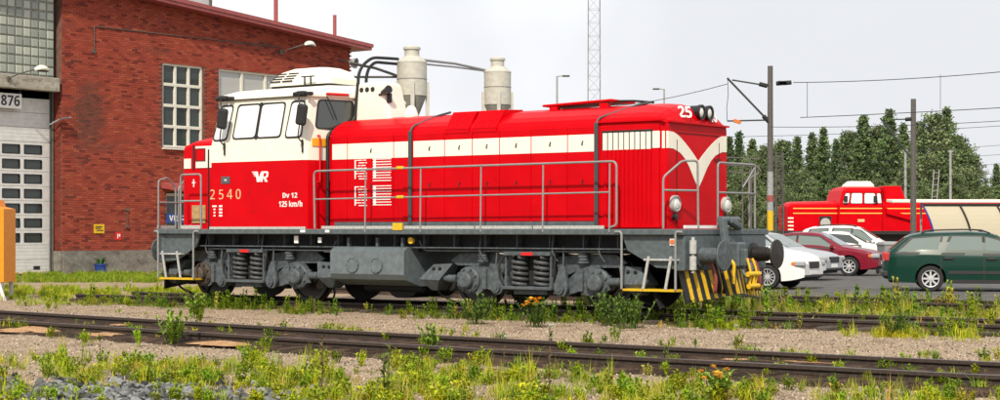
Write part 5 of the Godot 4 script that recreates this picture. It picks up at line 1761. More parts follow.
	for y in [5.75, 5.3, 4.9]:
		g = G.new()
		box(g, V(-0.25, y, 0), V(2.2 if y > 5 else 1.4, 0.07, 0.07), Basis(Vector3(0, 0, 1), -0.05))
		put(g, "cross_arm", M.pole_grey, t)
	p = at(779, 152, 80)
	t = thing("lattice_post", "slim steel lattice post right of the banded pole", "post", V(p.x, -0.15, p.z))
	lattice(t, Vector3.ZERO, p.y + 0.15, 0.36, 0.3, 0.45, 0.02, M.pole_grey)
	for q in [[905, 149, 110, "pale steel post left of dark wooden pole"], [950, 150, 112, "pale steel post in front of the tallest tree"]]:
		p = at(q[0], q[1], q[2])
		g = G.new()
		cyl(g, V(0, 0, 0), V(0, p.y + 0.15, 0), 0.1, 0.08, 8)
		box(g, V(0, p.y + 0.05, 0), V(0.3, 0.1, 0.12))
		var o := put(g, "steel_post", M.galvanised)
		o.position = V(p.x, -0.15, p.z)
		tag(o, q[3], "post", "pale posts before the trees")
	p = at(933, 229, 104)
	t = thing("leaning_ladder", "pale steel ladder leaning in front of the trees", "ladder", V(p.x, -0.15, p.z))
	for dx in [-0.16, 0.16]:
		g = G.new()
		tube(g, [V(dx - 0.2, 0, 0), V(dx + 0.3, 5.2, -0.4)], 0.035)
		put(g, "rail", M.galvanised, t)
	for i in 14:
		g = G.new()
		var f := (i + 0.5) / 14.0
		tube(g, [V(-0.36 + 0.5 * f, 5.2 * f, -0.4 * f), V(-0.04 + 0.5 * f, 5.2 * f, -0.4 * f)], 0.022, 4)
		put(g, "rung", M.galvanised, t)
	second_locomotive()
	shelter()
	build_trees()

func build_yard_things() -> void:
	# orange cabinet at the frame's edge
	var c := at(0, 229, 37.5)
	var t := thing("orange_cabinet", "tall orange steel cabinet on short legs left of the roller door", "cabinet", V(c.x - 0.42, -0.15, c.z), -0.15)
	var g := G.new()
	prism(g, pv([-0.68, 0.4, 0.68, 0.4, 0.68, 2.0, 0.45, 2.05, 0.42, 2.2, -0.68, 2.2]), -0.3, 0.3)
	put(g, "housing", M.orange_steel, t)
	g = G.new()
	for s in [-1.0, 1.0]:
		box(g, V(0.6 * s, 0.2, 0.24), V(0.07, 0.42, 0.07)); box(g, V(0.6 * s, 0.2, -0.24), V(0.07, 0.42, 0.07))
	put(g, "leg", M.worn_grey, t)
	g = G.new()
	box(g, V(0.0, 1.3, 0.305), V(0.02, 1.5, 0.01)); box(g, V(0.1, 1.3, 0.315), V(0.03, 0.18, 0.03))
	put(g, "door_seam", M.under_dark, t)
	g = G.new()
	box(g, V(0.66, 0.2, 0.36), V(0.06, 0.5, 0.04), Basis(Vector3(0, 0, 1), 0.35))
	put(g, "prop", M.white_paint, t)
	# wheeled bin
	var b := on_ground(888, 273.5, -0.11)
	t = thing("wheeled_bin", "grey wheeled bin standing between maroon and green cars", "bin", V(b.x, -0.118, b.z), 0.2)
	g = G.new()
	loft(g, [rect_ring(-0.22, 0.22, -0.26, 0.26, 0.06, 0.03), rect_ring(-0.29, 0.29, -0.34, 0.34, 0.98, 0.03)])
	put(g, "body", M.bin_grey, t)
	g = G.new()
	loft(g, [rect_ring(-0.31, 0.31, -0.37, 0.36, 0.98, 0.03), rect_ring(-0.31, 0.31, -0.37, 0.36, 1.03, 0.03), rect_ring(-0.24, 0.24, -0.3, 0.28, 1.1, 0.03)])
	put(g, "lid", M.bin_grey, t)
	for s in [-1.0, 1.0]:
		g = G.new()
		cyl(g, V(0.26 * s, 0.1, -0.24), V(0.31 * s, 0.1, -0.24), 0.1, -1, 14)
		put(g, "wheel", M.rubber, t)

# ---------------------------------------------------------------- cars
func curve_at(p: Array, x: float) -> float:
	if x <= p[0]: return p[1]
	for i in range(0, p.size() - 2, 2):
		if x <= p[i + 2]:
			var f: float = (x - p[i]) / (p[i + 2] - p[i])
			return lerpf(p[i + 1], p[i + 3], f)
	return p[-1]

func smooth_at(p: Array, x: float) -> float:   # the same, its corners eased
	var s := 0.0
	for d in [-0.07, -0.035, 0.0, 0.035, 0.07]: s += curve_at(p, x + d)
	return s / 5.0

func car(label: String, q: Dictionary, paint: Material, pos: Vector3, turn: float) -> void:
	var t := thing("parked_car", label, "car", pos, turn, "cars parked behind the tracks")
	var L: float = q.len / 2.0
	var hw: float = q.wide / 2.0
	var xf: float = q.front; var xr: float = q.rear
	var wr := 0.315
	var top := func(x: float) -> float: return smooth_at(q.top, x)
	var belt := func(x: float) -> float: return smooth_at(q.belt, x)
	var half := func(x: float) -> float:
		var e: float = absf(x) / L
		return hw * (1.0 - 0.05 * pow(e, 3.0) - 0.16 * pow(maxf(e - 0.86, 0.0) / 0.14, 2.0))
	var low := func(x: float) -> float:
		for c in [xf, xr]:
			if absf(x - c) < 0.37: return wr + sqrt(0.37 * 0.37 - (x - c) * (x - c))
		return 0.2 + 0.12 * pow(absf(x) / L, 8.0)
	var zat := func(x: float, y: float) -> float:
		var h: float = half.call(x); var b: float = belt.call(x)
		if y <= b: return h * (1.0 - 0.035 * pow((y - b * 0.62) / (b * 0.62), 2.0))
		return h * 0.965 - (y - b) * 0.36 - 0.0 * h
	var xs := []
	var x := -L
	while x < L: xs.append(x); x += 0.06
	xs.append(L)
	for c in [xf, xr]:
		for d in [-0.371, -0.365, -0.34, 0.34, 0.365, 0.371]: xs.append(c + d)
	xs.sort()
	var rings := []
	for v in xs:
		var lo: float = low.call(v); var b: float = belt.call(v); var tp: float = maxf(top.call(v), b + 0.02)
		var hgt := tp - b
		var pts := [[lo, zat.call(v, lo)]]
		for f in [0.3, 0.6, 0.85]: pts.append([lerpf(lo, b, f), zat.call(v, lerpf(lo, b, f))])
		pts.append([b, zat.call(v, b)])
		var e := minf(0.10, hgt * 0.5)
		pts.append([tp - e, zat.call(v, tp - e)])
		pts.append([tp - e * 0.35, zat.call(v, tp - e) - e * 0.35])
		pts.append([tp, zat.call(v, tp - e) - e * 1.3])
		pts.append([tp + 0.018, zat.call(v, tp) * 0.4])
		var ring := []
		for p in pts: ring.append(V(v, p[0], -p[1]))
		ring.append(V(v, tp + 0.022, 0))
		for i in range(pts.size() - 1, -1, -1): ring.append(V(v, pts[i][0], pts[i][1]))
		rings.append(ring)
	var g := G.new()
	loft(g, rings, false, false, true)
	for e in [0, rings.size() - 1]:
		var c := Vector3.ZERO
		for p in rings[e]: c += p
		c /= rings[e].size()
		for j in rings[e].size():
			var k: int = (j + 1) % rings[e].size()
			if e == 0: g.tri(c, rings[e][k], rings[e][j])
			else: g.tri(c, rings[e][j], rings[e][k])
	var body := put(g, "body", paint, t)
	g = G.new()
	box(g, V(0, 0.3, 0), V(q.len - 0.3, 0.18, q.wide - 0.5))
	for c in [xf, xr]: box(g, V(c, 0.45, 0), V(0.74, 0.5, q.wide - 0.56))
	put(g, "underbody", M.rubber, t)
	var patch := func(name_: String, m: Material, xa: float, ya: float, xb: float, yb: float, xc: float, yc: float, xd: float, yd: float, s: float, off: float) -> void:
		var gp := G.new()
		var grid := []
		for j in 5:
			var row := []
			for i in 9:
				var u := i / 8.0; var w := j / 4.0
				var px := lerpf(lerpf(xa, xb, u), lerpf(xd, xc, u), w); var py := lerpf(lerpf(ya, yb, u), lerpf(yd, yc, u), w)
				row.append(V(px, py, s * (zat.call(px, py) + off)))
			grid.append(row)
		for j in 4:
			for i in 8:
				if s > 0: gp.quad(grid[j][i], grid[j][i + 1], grid[j + 1][i + 1], grid[j + 1][i])
				else: gp.quad(grid[j][i + 1], grid[j][i], grid[j + 1][i], grid[j + 1][i + 1])
		put(gp, name_, m, t)
	for s in [1.0, -1.0]:
		for w in q.windows:   # bottom rear, bottom front, top front, top rear (x), on the belt and under the roof
			var yb0: float = belt.call(w[0]) + 0.035; var yb1: float = belt.call(w[1]) + 0.035
			var yt1: float = top.call(w[2]) - 0.10; var yt0: float = top.call(w[3]) - 0.10
			patch.call("window_trim", M.car_trim, w[0] - 0.07, yb0 - 0.035, w[1] + 0.055, yb1 - 0.035, w[2] + 0.05, yt1 + 0.035, w[3] - 0.06, yt0 + 0.035, s, 0.006)
			patch.call("side_window", q.glass, w[0], yb0, w[1], yb1, w[2], yt1, w[3], yt0, s, 0.014)
		for d in q.doors:
			patch.call("door_seam", M.car_trim, d - 0.011, 0.3, d + 0.011, 0.3, d + 0.011, belt.call(d), d - 0.011, belt.call(d), s, 0.004)
		for d in q.handles:
			g = G.new()
			var hy: float = belt.call(d) - 0.09
			box(g, V(d, hy, s * (zat.call(d, hy) + 0.015)), V(0.24, 0.06, 0.05), Basis(), 0.014)
			put(g, "door_handle", M.car_trim, t)
		patch.call("sill_strip", M.car_trim, xr + 0.4, 0.21, xf - 0.4, 0.21, xf - 0.4, 0.29, xr + 0.4, 0.29, s, 0.006)
		patch.call("side_moulding", q.get("strip", M.car_trim), xr + 0.42, 0.43, xf - 0.42, 0.43, xf - 0.42, 0.51, xr + 0.42, 0.51, s, 0.012)
		g = G.new()   # door mirror
		var mx: float = q.mirror
		var my: float = belt.call(mx) + 0.07
		box(g, V(mx, my, s * (zat.call(mx, my) + 0.12)), V(0.12, 0.13, 0.2), Basis(Vector3(0, 1, 0), 0.15 * s), 0.035)
		put(g, "mirror", paint, t)
		g = G.new()   # headlight and tail light
		box(g, V(L - 0.15, 0.65, s * (half.call(L - 0.16) - 0.19)), V(0.3, 0.15, 0.44), Basis(Vector3(0, 1, 0), 0.32 * s), 0.04)
		var hl := put(g, "headlight", M.car_lens, t)
		g = G.new()
		box(g, V(L - 0.25, 0.65, s * (half.call(L - 0.25) - 0.05)), V(0.14, 0.12, 0.13), Basis(), 0.03)
		put(g, "indicator", M.orange, hl)
		g = G.new()
		box(g, V(-L + 0.08, q.tail, s * (half.call(-L + 0.08) - 0.06)), V(0.16, q.tail_h, 0.16), Basis(), 0.03)
		put(g, "tail_light", M.tail_red, t)
	# windscreen and rear window lie on the sloping top
	for w in [["windscreen", q.screen], ["rear_window", q.back]]:
		g = G.new()
		var a: float = w[1][0]; var b: float = w[1][1]
		for i in 8:
			var x0 := lerpf(a, b, i / 8.0); var x1 := lerpf(a, b, (i + 1) / 8.0)
			var z0: float = zat.call(x0, top.call(x0)) - 0.13; var z1: float = zat.call(x1, top.call(x1)) - 0.13
			var y0: float = top.call(x0) + 0.03; var y1: float = top.call(x1) + 0.03
			g.quad(V(x0, y0 - 0.012, z0), V(x1, y1 - 0.012, z1), V(x1, y1, 0), V(x0, y0, 0))
			g.quad(V(x0, y0, 0), V(x1, y1, 0), V(x1, y1 - 0.012, -z1), V(x0, y0 - 0.012, -z0))
		put(g, w[0], q.glass, t)
	g = G.new()
	box(g, V(L - 0.01, 0.62, 0), V(0.08, 0.17, 0.7), Basis(), 0.02)
	var gr := put(g, "grille", M.car_trim, t)
	g = G.new()
	for i in 7: box(g, V(L + 0.012, 0.62, -0.24 + i * 0.08), V(0.012, 0.13, 0.018))
	put(g, "grille_bar", M.galvanised, gr)
	g = G.new()
	box(g, V(L - 0.02, 0.44, 0), V(0.05, 0.11, 0.5))
	put(g, "number_plate", M.white_paint, t)
	g = G.new()
	box(g, V(L - 0.08, 0.34, 0), V(0.18, 0.08, q.wide * 0.8), Basis(), 0.02)
	box(g, V(-L + 0.04, 0.42, 0), V(0.16, 0.16, q.wide * 0.92), Basis(), 0.04)
	put(g, "bumper", M.car_trim, t)
	if q.get("rack", false):
		for s in [1.0, -1.0]:
			g = G.new()
			var pts := []
			for i in 9:
				var xx := lerpf(q.back[1] + 0.35, q.screen[0] - 0.15, i / 8.0)
				pts.append(V(xx, top.call(xx) + (0.06 if i > 0 and i < 8 else 0.0), s * (zat.call(xx, top.call(xx)) - 0.08)))
			tube(g, pts, 0.018)
			put(g, "roof_rail", M.car_trim, t)
	for c in [xf, xr]:
		for s in [1.0, -1.0]:
			g = G.new()
			var ax := Transform3D(Basis(Vector3(1, 0, 0), Vector3(0, 0, s), Vector3(0, -s, 0)), V(c, wr, s * (hw - 0.2)))
			lathe(g, [Vector2(0.2, 0.0), Vector2(0.29, 0.0), Vector2(wr, 0.03), Vector2(wr, 0.15), Vector2(0.295, 0.185), Vector2(0.215, 0.185), Vector2(0.21, 0.15)], ax, 28)
			var w := Node3D.new()
			w.name = "wheel"
			t.add_child(w, true)
			put(g, "tyre", M.rubber, w)
			g = G.new()
			lathe(g, [Vector2(0.215, 0.12), Vector2(0.212, 0.18), Vector2(0.19, 0.175), Vector2(0.185, 0.12)], ax, 28)
			lathe(g, [Vector2(0.06, 0.14), Vector2(0.055, 0.175), Vector2(0.0, 0.178)], ax, 14)
			var k: int = q.spokes
			for i in k:
				var a := TAU * i / k
				var d := V(cos(a), sin(a), 0); var n := V(-sin(a), cos(a), 0)
				var o := V(c, wr, s * (hw - 0.04))
				var sp := q.spoke_w as float
				g.quad(o + d * 0.04 - n * sp, o + d * 0.04 + n * sp, o + d * 0.195 + n * sp * 0.8, o + d * 0.195 - n * sp * 0.8)
			put(g, "rim", M.rim, w)
			g = G.new()
			lathe(g, [Vector2(0.2, 0.1), Vector2(0.0, 0.09)], ax, 20)
			put(g, "brake_disc", M.under_dark, w)

func build_cars() -> void:
	var estate := {"len": 4.7, "wide": 1.76, "front": 1.42, "rear": -1.24, "top": [-2.35, 0.62, -2.3, 0.9, -2.2, 1.0, -1.75, 1.37, -1.45, 1.43, -0.3, 1.46, 0.25, 1.42, 1.05, 0.95, 1.9, 0.84, 2.25, 0.74, 2.35, 0.55], "belt": [-2.35, 0.6, -2.25, 0.92, 0.9, 0.88, 1.6, 0.82, 2.2, 0.72, 2.35, 0.53], "windows": [[-2.02, -1.08, -0.98, -1.66], [-0.92, -0.02, -0.02, -0.72], [0.06, 1.02, 0.36, 0.06]], "doors": [-1.0, 0.02, 0.98], "handles": [-0.82, 0.2], "mirror": 0.88, "tail": 0.84, "tail_h": 0.22, "screen": [0.34, 1.04], "back": [-2.2, -1.8], "glass": M.pale_glass, "spokes": 8, "spoke_w": 0.026, "rack": true}
	var sedan := estate.duplicate(true)
	sedan.top = [-2.3, 0.6, -2.24, 0.93, -1.55, 0.98, -0.9, 1.34, -0.55, 1.41, 0.1, 1.42, 0.4, 1.38, 1.15, 0.96, 1.9, 0.84, 2.25, 0.72, 2.35, 0.55]
	sedan.windows = [[-1.3, -0.36, -0.34, -0.72], [-0.28, 0.98, 0.42, -0.26]]
	sedan.back = [-1.5, -0.92]; sedan.screen = [0.46, 1.12]; sedan.doors = [-0.32, 0.95]; sedan.handles = [-0.9, -0.12]; sedan.rack = false; sedan.tail_h = 0.16; sedan.tail = 0.78
	var tall := estate.duplicate(true)
	tall.top = [-2.3, 0.65, -2.25, 1.1, -2.0, 1.5, -1.6, 1.62, -0.4, 1.66, 0.3, 1.6, 1.25, 1.0, 1.9, 0.88, 2.2, 0.78, 2.3, 0.58]
	tall.belt = [-2.3, 0.62, -2.2, 1.0, 1.0, 0.93, 1.7, 0.86, 2.15, 0.76, 2.3, 0.56]
	tall.len = 4.6
	estate.spokes = 8
	var place := func(q: Dictionary, label: String, paint: Material, wheel_pos: Vector3, turn: float, rear: bool) -> void:
		# put the wheel that shows on its spot
		var local := V(q.rear if rear else q.front, 0, q.wide / 2 - 0.1)
		var b := Basis(Vector3(0, 1, 0), turn)
		var o: Vector3 = wheel_pos - b * local
		car(label, q, paint, V(o.x, -0.118, o.z), turn)
	sedan.spokes = 12; sedan.spoke_w = 0.012
	place.call(estate, "dark green estate car seen from the side, cut by the frame", M.car_green, on_ground(930, 291.5, -0.12), -0.19, true)
	var white := sedan.duplicate(true); white.strip = M.car_white; white.top = [-2.3, 0.65, -2.24, 1.0, -1.55, 1.06, -0.9, 1.40, -0.55, 1.47, 0.1, 1.48, 0.4, 1.44, 1.15, 1.05, 1.9, 0.93, 2.25, 0.80, 2.35, 0.6]; white.belt = [-2.35, 0.65, -2.25, 0.99, 0.9, 0.96, 1.6, 0.9, 2.2, 0.78, 2.35, 0.58]
	place.call(white, "white car with front grille beside the locomotive's buffers", M.car_white, on_ground(768, 289.5, -0.12), -0.52, false)
	var maroon := sedan.duplicate(true); maroon.strip = M.car_maroon; maroon.spokes = 8; maroon.spoke_w = 0.022
	place.call(maroon, "maroon car parked behind the two foremost pale cars", M.car_maroon, on_ground(849, 276, -0.12), -0.42, false)
	var silver := sedan.duplicate(true); silver.strip = M.car_silver
	place.call(silver, "silver car squeezed between white and maroon cars", M.car_silver, on_ground(795, 280.5, -0.12), -0.55, false)
	place.call(tall, "tall white car with roof rails in the back row", M.car_white, on_ground(886, 266.0, -0.12), -0.3, false)
	var pearl := sedan.duplicate(true); pearl.strip = M.car_pearl; pearl.glass = M.car_glass
	place.call(pearl, "low white car directly behind the maroon car", M.car_pearl, on_ground(874, 268.5, -0.12), -0.28, false)

# ---------------------------------------------------------------- stones, grass and weeds
func stone_mesh(seed_: int) -> ArrayMesh:
	rng.seed = seed_
	var g := G.new()
	var phi := (1.0 + sqrt(5.0)) / 2.0
	var p := []
	for q in [[-1, phi, 0], [1, phi, 0], [-1, -phi, 0], [1, -phi, 0], [0, -1, phi], [0, 1, phi], [0, -1, -phi], [0, 1, -phi], [phi, 0, -1], [phi, 0, 1], [-phi, 0, -1], [-phi, 0, 1]]:
		p.append(V(q[0], q[1], q[2]).normalized() * rng.randf_range(0.6, 1.1) * V(1.0, 0.66, 0.85))
	for f in [[0, 11, 5], [0, 5, 1], [0, 1, 7], [0, 7, 10], [0, 10, 11], [1, 5, 9], [5, 11, 4], [11, 10, 2], [10, 7, 6], [7, 1, 8], [3, 9, 4], [3, 4, 2], [3, 2, 6], [3, 6, 8], [3, 8, 9], [4, 9, 5], [2, 4, 11], [6, 2, 10], [8, 6, 7], [9, 8, 1]]: g.tri(p[f[0]], p[f[1]], p[f[2]])
	return g.mesh()

func field(parent: Node, called: String, mesh: Mesh, m: Material, tr: Array, cols: Array) -> void:
	if tr.is_empty(): return
	var mm := MultiMesh.new()
	mm.transform_format = MultiMesh.TRANSFORM_3D
	mm.use_colors = true
	mm.mesh = mesh
	mm.instance_count = tr.size()
	for i in tr.size():
		mm.set_instance_transform(i, tr[i]); mm.set_instance_color(i, cols[i])
	var mi := MultiMeshInstance3D.new()
	mi.name = called
	mi.multimesh = mm
	mi.material_override = m
	parent.add_child(mi, true)

func tuft(seed_: int, n: int, h: float, w: float, spread: float, lean: float, dry: float) -> ArrayMesh:
	rng.seed = seed_
	var g := G.new(); g.colored = true
	for i in n:
		var a := rng.randf() * TAU
		var q := spread * sqrt(rng.randf())
		var c := Color(0.80, 0.95, 0.5) * rng.randf_range(0.65, 1.25)
		if rng.randf() < dry: c = Color(1.5, 1.1, 1.0) * rng.randf_range(0.7, 1.2)
		g.col = Color(c.r, c.g, c.b)
		var b := rng.randf() * TAU
		blade(g, V(cos(a) * q, -0.02, sin(a) * q), V(cos(b), 0, sin(b)), h * rng.randf_range(0.45, 1.0), w * rng.randf_range(0.7, 1.3), lean * rng.randf_range(0.3, 1.2))
	return g.mesh()

func herb(seed_: int, stems: int, h: float, leaf: float, spread: float, tone: Color) -> ArrayMesh:   # stems with leaves along them
	rng.seed = seed_
	var g := G.new(); g.colored = true
	for i in stems:
		var a := rng.randf() * TAU
		var d := V(cos(a), 0, sin(a))
		var hh := h * rng.randf_range(0.6, 1.0)
		var p0 := d * spread * rng.randf() * 0.5
		var p1: Vector3 = p0 + d * spread * rng.randf() + V(0, hh, 0)
		g.col = Color(tone.r * 0.9, tone.g * 0.8, tone.b * 0.9)
		tube(g, [p0 + V(0, -0.03, 0), p0.lerp(p1, 0.5) + V(rng.randfn() * 0.02, 0, rng.randfn() * 0.02), p1], 0.005 + h * 0.005, 4)
		var n := int(4 + hh / leaf * 1.6)
		for k in n:
			var f := lerpf(0.12, 1.0, float(k) / n)
			var p := p0.lerp(p1, f)
			var b := k * 2.4 + rng.randf()
			var e := rng.randf_range(0.7, 1.3)
			g.col = Color(tone.r * e, tone.g * e, tone.b * e)
			blade(g, p, V(cos(b), 0.0, sin(b)), leaf * (1.15 - 0.55 * f) * rng.randf_range(0.8, 1.25), leaf * 0.38, 1.7)
	return g.mesh()

func build_plants() -> void:
	rng.seed = 21
	var patch := noise(0.02, 8, 3)
	var stones := [stone_mesh(1), stone_mesh(2), stone_mesh(3)]
	var grp := [[], [], []]; var cg := [[], [], []]
	# ballast in the near corner
	var st := Node3D.new(); st.name = numbered("ballast"); add_child(st)
	tag(st, "dark grey ballast stones at the near edge of the ground", "stones", "", "stuff")
	for i in 4200:
		var u := rng.randf_range(-60, 330); var v := rng.randf_range(376, 418)
		var edge := 386.0 + maxf(u - 160, 0) * 0.10 + 7.0 * patch.get_noise_1d(u * 3.0)
		if v < edge and rng.randf() > 0.04: continue
		var p := on_ground(u, v)
		var s := rng.randf_range(0.02, 0.075)
		var k := rng.randi() % 3
		grp[k].append(Transform3D(Basis.from_euler(V(rng.randf() * 6, rng.randf() * 6, rng.randf() * 6)).scaled(V(s, s, s)), V(p.x, ground_y(p.x, p.z) + s * rng.randf_range(0.1, 0.5), p.z)))
		var e := 0.03 + 0.25 * pow(rng.randf(), 1.6)
		cg[k].append(Color(e * 0.96, e, e * 1.0))
	for k in 3: field(st, "stone", stones[k], M.stone, grp[k], cg[k])
	# loose gravel on the sandy strips
	grp = [[], [], []]; cg = [[], [], []]
	st = Node3D.new(); st.name = numbered("gravel"); add_child(st)
	tag(st, "loose pinkish gravel on the strips between the tracks", "gravel", "", "stuff")
	for i in 60000:
		var u := rng.randf_range(-30, 1030); var v := 229.0 + (300.0 - 229.0) * pow(2.45, rng.randf())
		var p := on_ground(u, v)
		var s := 0.005 + 0.015 * pow(rng.randf(), 2.4)
		var k := rng.randi() % 3
		grp[k].append(Transform3D(Basis.from_euler(V(rng.randf() * 6, rng.randf() * 6, rng.randf() * 6)).scaled(V(s, s, s)), V(p.x, ground_y(p.x, p.z) + s * 0.3, p.z)))
		var e := 0.08 + 0.52 * pow(rng.randf(), 1.2)
		cg[k].append(Color(e, e * 0.82, e * 0.64))
	for k in 3: field(st, "pebble", stones[k], M.stone, grp[k], cg[k])
	# grasses and weeds
	var kinds := [tuft(31, 26, 0.30, 0.010, 0.10, 0.8, 0.12), tuft(32, 18, 0.20, 0.014, 0.12, 1.2, 0.05), herb(33, 5, 0.26, 0.085, 0.10, Color(0.75, 1.0, 0.4)), herb(34, 3, 0.42, 0.10, 0.08, Color(0.7, 0.95, 0.45)), tuft(35, 16, 0.42, 0.007, 0.08, 0.5, 0.65)]
	var zone := func(called: String, label: String, n: int, pick: Callable) -> void:
		var tr := [[], [], [], [], []]; var cl := [[], [], [], [], []]
		for i in n:
			var r: Array = pick.call()
			if r.is_empty(): continue
			var p: Vector3 = r[0]
			var s: float = r[1] * rng.randf_range(0.55, 1.25)
			var w: Array = r[3]
			var k: int = w[rng.randi() % w.size()]
			tr[k].append(Transform3D(Basis(Vector3(0, 1, 0), rng.randf() * TAU).scaled(V(s, s * rng.randf_range(0.8, 1.2), s)), V(p.x, ground_y(p.x, p.z) + r[4], p.z)))
			var c: Color = r[2] * rng.randf_range(0.7, 1.3)
			c.r *= rng.randf_range(0.8, 1.25)
			cl[k].append(Color(c.r, c.g, c.b))
		var o := Node3D.new(); o.name = numbered(called); add_child(o)
		tag(o, label, "grass", "", "stuff")
		for k in 5: field(o, "tuft", kinds[k], M.leaf, tr[k], cl[k])
	var lime := Color(0.44, 0.43, 0.035); var green := Color(0.20, 0.27, 0.035); var deep := Color(0.085, 0.145, 0.028); var straw := Color(0.46, 0.36, 0.12)
	zone.call("grass", "yellow green weeds and grass along the near edge of the yard", 9000, func() -> Array:
		var u := rng.randf_range(-50, 1050); var v := rng.randf_range(348, 414)
		var n := patch.get_noise_2d(u * 0.55, v * 2.2)
		var t := 356.0 + (0.0 if u < 250 else minf((u - 250) * 0.05, 34.0)) + 9.0 * patch.get_noise_1d(u * 1.5 + 300)
		var d := clampf((v - t) / 10.0, 0.0, 1.0) * clampf(0.62 + n * 2.2, 0.04, 1.0)
		if u < 250 and v > 386: d *= 0.22
		if u > 760: d *= 0.30
		elif u > 560: d *= 0.6
		if rng.randf() > d: return []
		return [on_ground(u, v), rng.randf_range(0.35, 0.8), lime.lerp(green, clampf(0.25 + patch.get_noise_2d(u * 2.0, v * 4.0 + 50) * 1.2, 0, 1)) if rng.randf() < 0.86 else straw, [0, 0, 1, 1, 2, 2, 2, 4], 0.0])
	zone.call("grass", "weeds growing along the rail in front of the large locomotive", 4200, func() -> Array:
		var lx := rng.randf_range(-9.0, 17.0); var lz := rng.randf_range(0.95, 2.5)
		var n := patch.get_noise_2d(lx * 22.0, lz * 30.0)
		var d := clampf(0.42 + n * 3.2, 0.03, 0.9) * clampf((2.2 - lz) / 0.6 + 0.15 + n, 0, 1)
		if lx < -6.5: d *= 0.25
		if rng.randf() > d: return []
		var light := lx > 7.0 and lz > 1.5
		return [S(lx, 0, lz), rng.randf_range(0.25, 0.95) * (0.75 if lx < 1.0 else 0.95) * (0.75 + 0.9 * absf(n)), (lime if light else green.lerp(deep, rng.randf() * 0.6).lerp(lime, 0.4 * rng.randf())) if rng.randf() < 0.85 else straw, [0, 0, 2, 3, 3, 1] if not light else [0, 0, 0, 4, 1, 2], 0.0])
	zone.call("grass", "weeds filling the strip between locomotive track and overgrown track", 5200, func() -> Array:
		var lx := rng.randf_range(1.0, 20.0); var lz := rng.randf_range(-9.4, 0.7)
		var n := patch.get_noise_2d(lx * 14.0 + 90, lz * 20.0)
		if rng.randf() > clampf(0.66 + n * 2.2, 0.03, 1.0): return []
		if absf(lz) < 0.95 and rng.randf() > 0.4: return []
		if absf(lz + 6.6) < 0.95 and rng.randf() > 0.35: return []
		return [S(lx, 0, lz), rng.randf_range(0.5, 1.05), green.lerp(lime, clampf(0.3 + patch.get_noise_2d(lx * 30.0, lz * 30.0), 0, 1)) if rng.randf() < 0.8 else straw, [0, 0, 1, 2, 3, 4], 0.0])
	zone.call("grass", "rough yellowish grass between the orange cabinet and the locomotive", 5200, func() -> Array:
		var u := rng.randf_range(-20, 215); var v := rng.randf_range(289.0, 306)
		var n := patch.get_noise_2d(u * 1.6, v * 5.0)
		var d := clampf(0.7 + n * 2.0, 0.03, 1.0) * (1.0 if v < 297 else 0.16) * clampf((v - 288.0 + 6.0 * n) / 3.0, 0.1, 1)
		if u < 18: d *= 0.4
		if rng.randf() > d: return []
		return [on_ground(u, v), rng.randf_range(0.35, 0.8), lime.lerp(green, rng.randf() * 0.6), [0, 0, 1, 4, 2], 0.0])
	zone.call("grass", "green grass verge along the foot of the brick wall", 4200, func() -> Array:
		var u := rng.randf_range(-20, 175); var v := rng.randf_range(274.5, 282.5)
		if rng.randf() > clampf(0.8 + patch.get_noise_2d(u * 2.0, v * 8.0) * 2.0, 0.1, 1.0): return []
		return [on_ground(u, v), rng.randf_range(0.5, 0.9), green.lerp(lime, rng.randf() * 0.45), [0, 0, 1], 0.0])
	zone.call("grass", "scattered small weeds beside the nearest track", 900, func() -> Array:
		var u := rng.randf_range(-20, 1020)
		var v := 315.0 + u * 0.053 + rng.randf_range(-9, 24)
		if patch.get_noise_2d(u * 0.9 + 500, v * 4.0) < 0.12: return []
		return [on_ground(u, v, -0.12), rng.randf_range(0.3, 0.75), lime.lerp(green, rng.randf()), [0, 1, 2, 2], 0.03])
	# plants one can tell apart
	var bush := herb(61, 20, 0.55, 0.10, 0.3, Color(0.11, 0.19, 0.035))
	var bright := herb(62, 16, 0.5, 0.13, 0.24, Color(0.22, 0.33, 0.045))
	var tall := herb(63, 2, 0.75, 0.11, 0.06, Color(0.13, 0.17, 0.04))
	var stalk := herb(64, 1, 0.85, 0.075, 0.04, Color(0.17, 0.13, 0.06))
	var list := [
		[172, 345, bright, 0.95, "large bright leafy clump on the near rail left of pale sand heap", 0], [196, 318, bright, 0.85, "leafy weed standing below the first wheel of the locomotive", 0], [216, 306, bush, 0.6, "small leafy weed at the first axle of the locomotive", 0],
		[475, 324, bush, 0.9, "leafy dark weed under the sand box of second bogie", 0], [535, 327, bush, 0.85, "weed with orange yellow flowers below the second spring nest", 1], [610, 326, bush, 1.0, "large dark leafy bush at the last axle of the locomotive", 0], [632, 328, bush, 1.0, "dark leafy weed under the yellow step", 0],
		[432, 352, bright, 0.7, "leafy weed between the near rails in front of the third axle", 0], [384, 405, tall, 0.95, "tall dark stemmed weed in the near grass, left of centre", 0], [320, 400, stalk, 0.9, "tall brownish stalk in the near grass below the fuel tank", 0], [549, 400, stalk, 0.75, "tall stalk with white flower head in the near grass", 2], [505, 372, stalk, 0.42, "short stalk with white flower beside the near rail", 2],
		[550, 352, tall, 0.55, "slender weed between the near rails below orange flowers", 0], [665, 372, tall, 0.6, "slender weed on the near rail below the yellow step", 0], [735, 372, stalk, 0.55, "pair of pale flowered stalks between near rails below the plough", 2], [717, 404, bright, 0.6, "leafy weed with yellow flowers at the bottom below the plough", 1], [935, 362, bright, 0.25, "tiny bright weed alone between the near rails", 0], [895, 336, bush, 0.75, "reddish leafy weed beside gravel in front of the green car", 0], [100, 372, stalk, 0.45, "short dark stalk in the near grass left of leafy clump", 0]]
	var k2 := 0
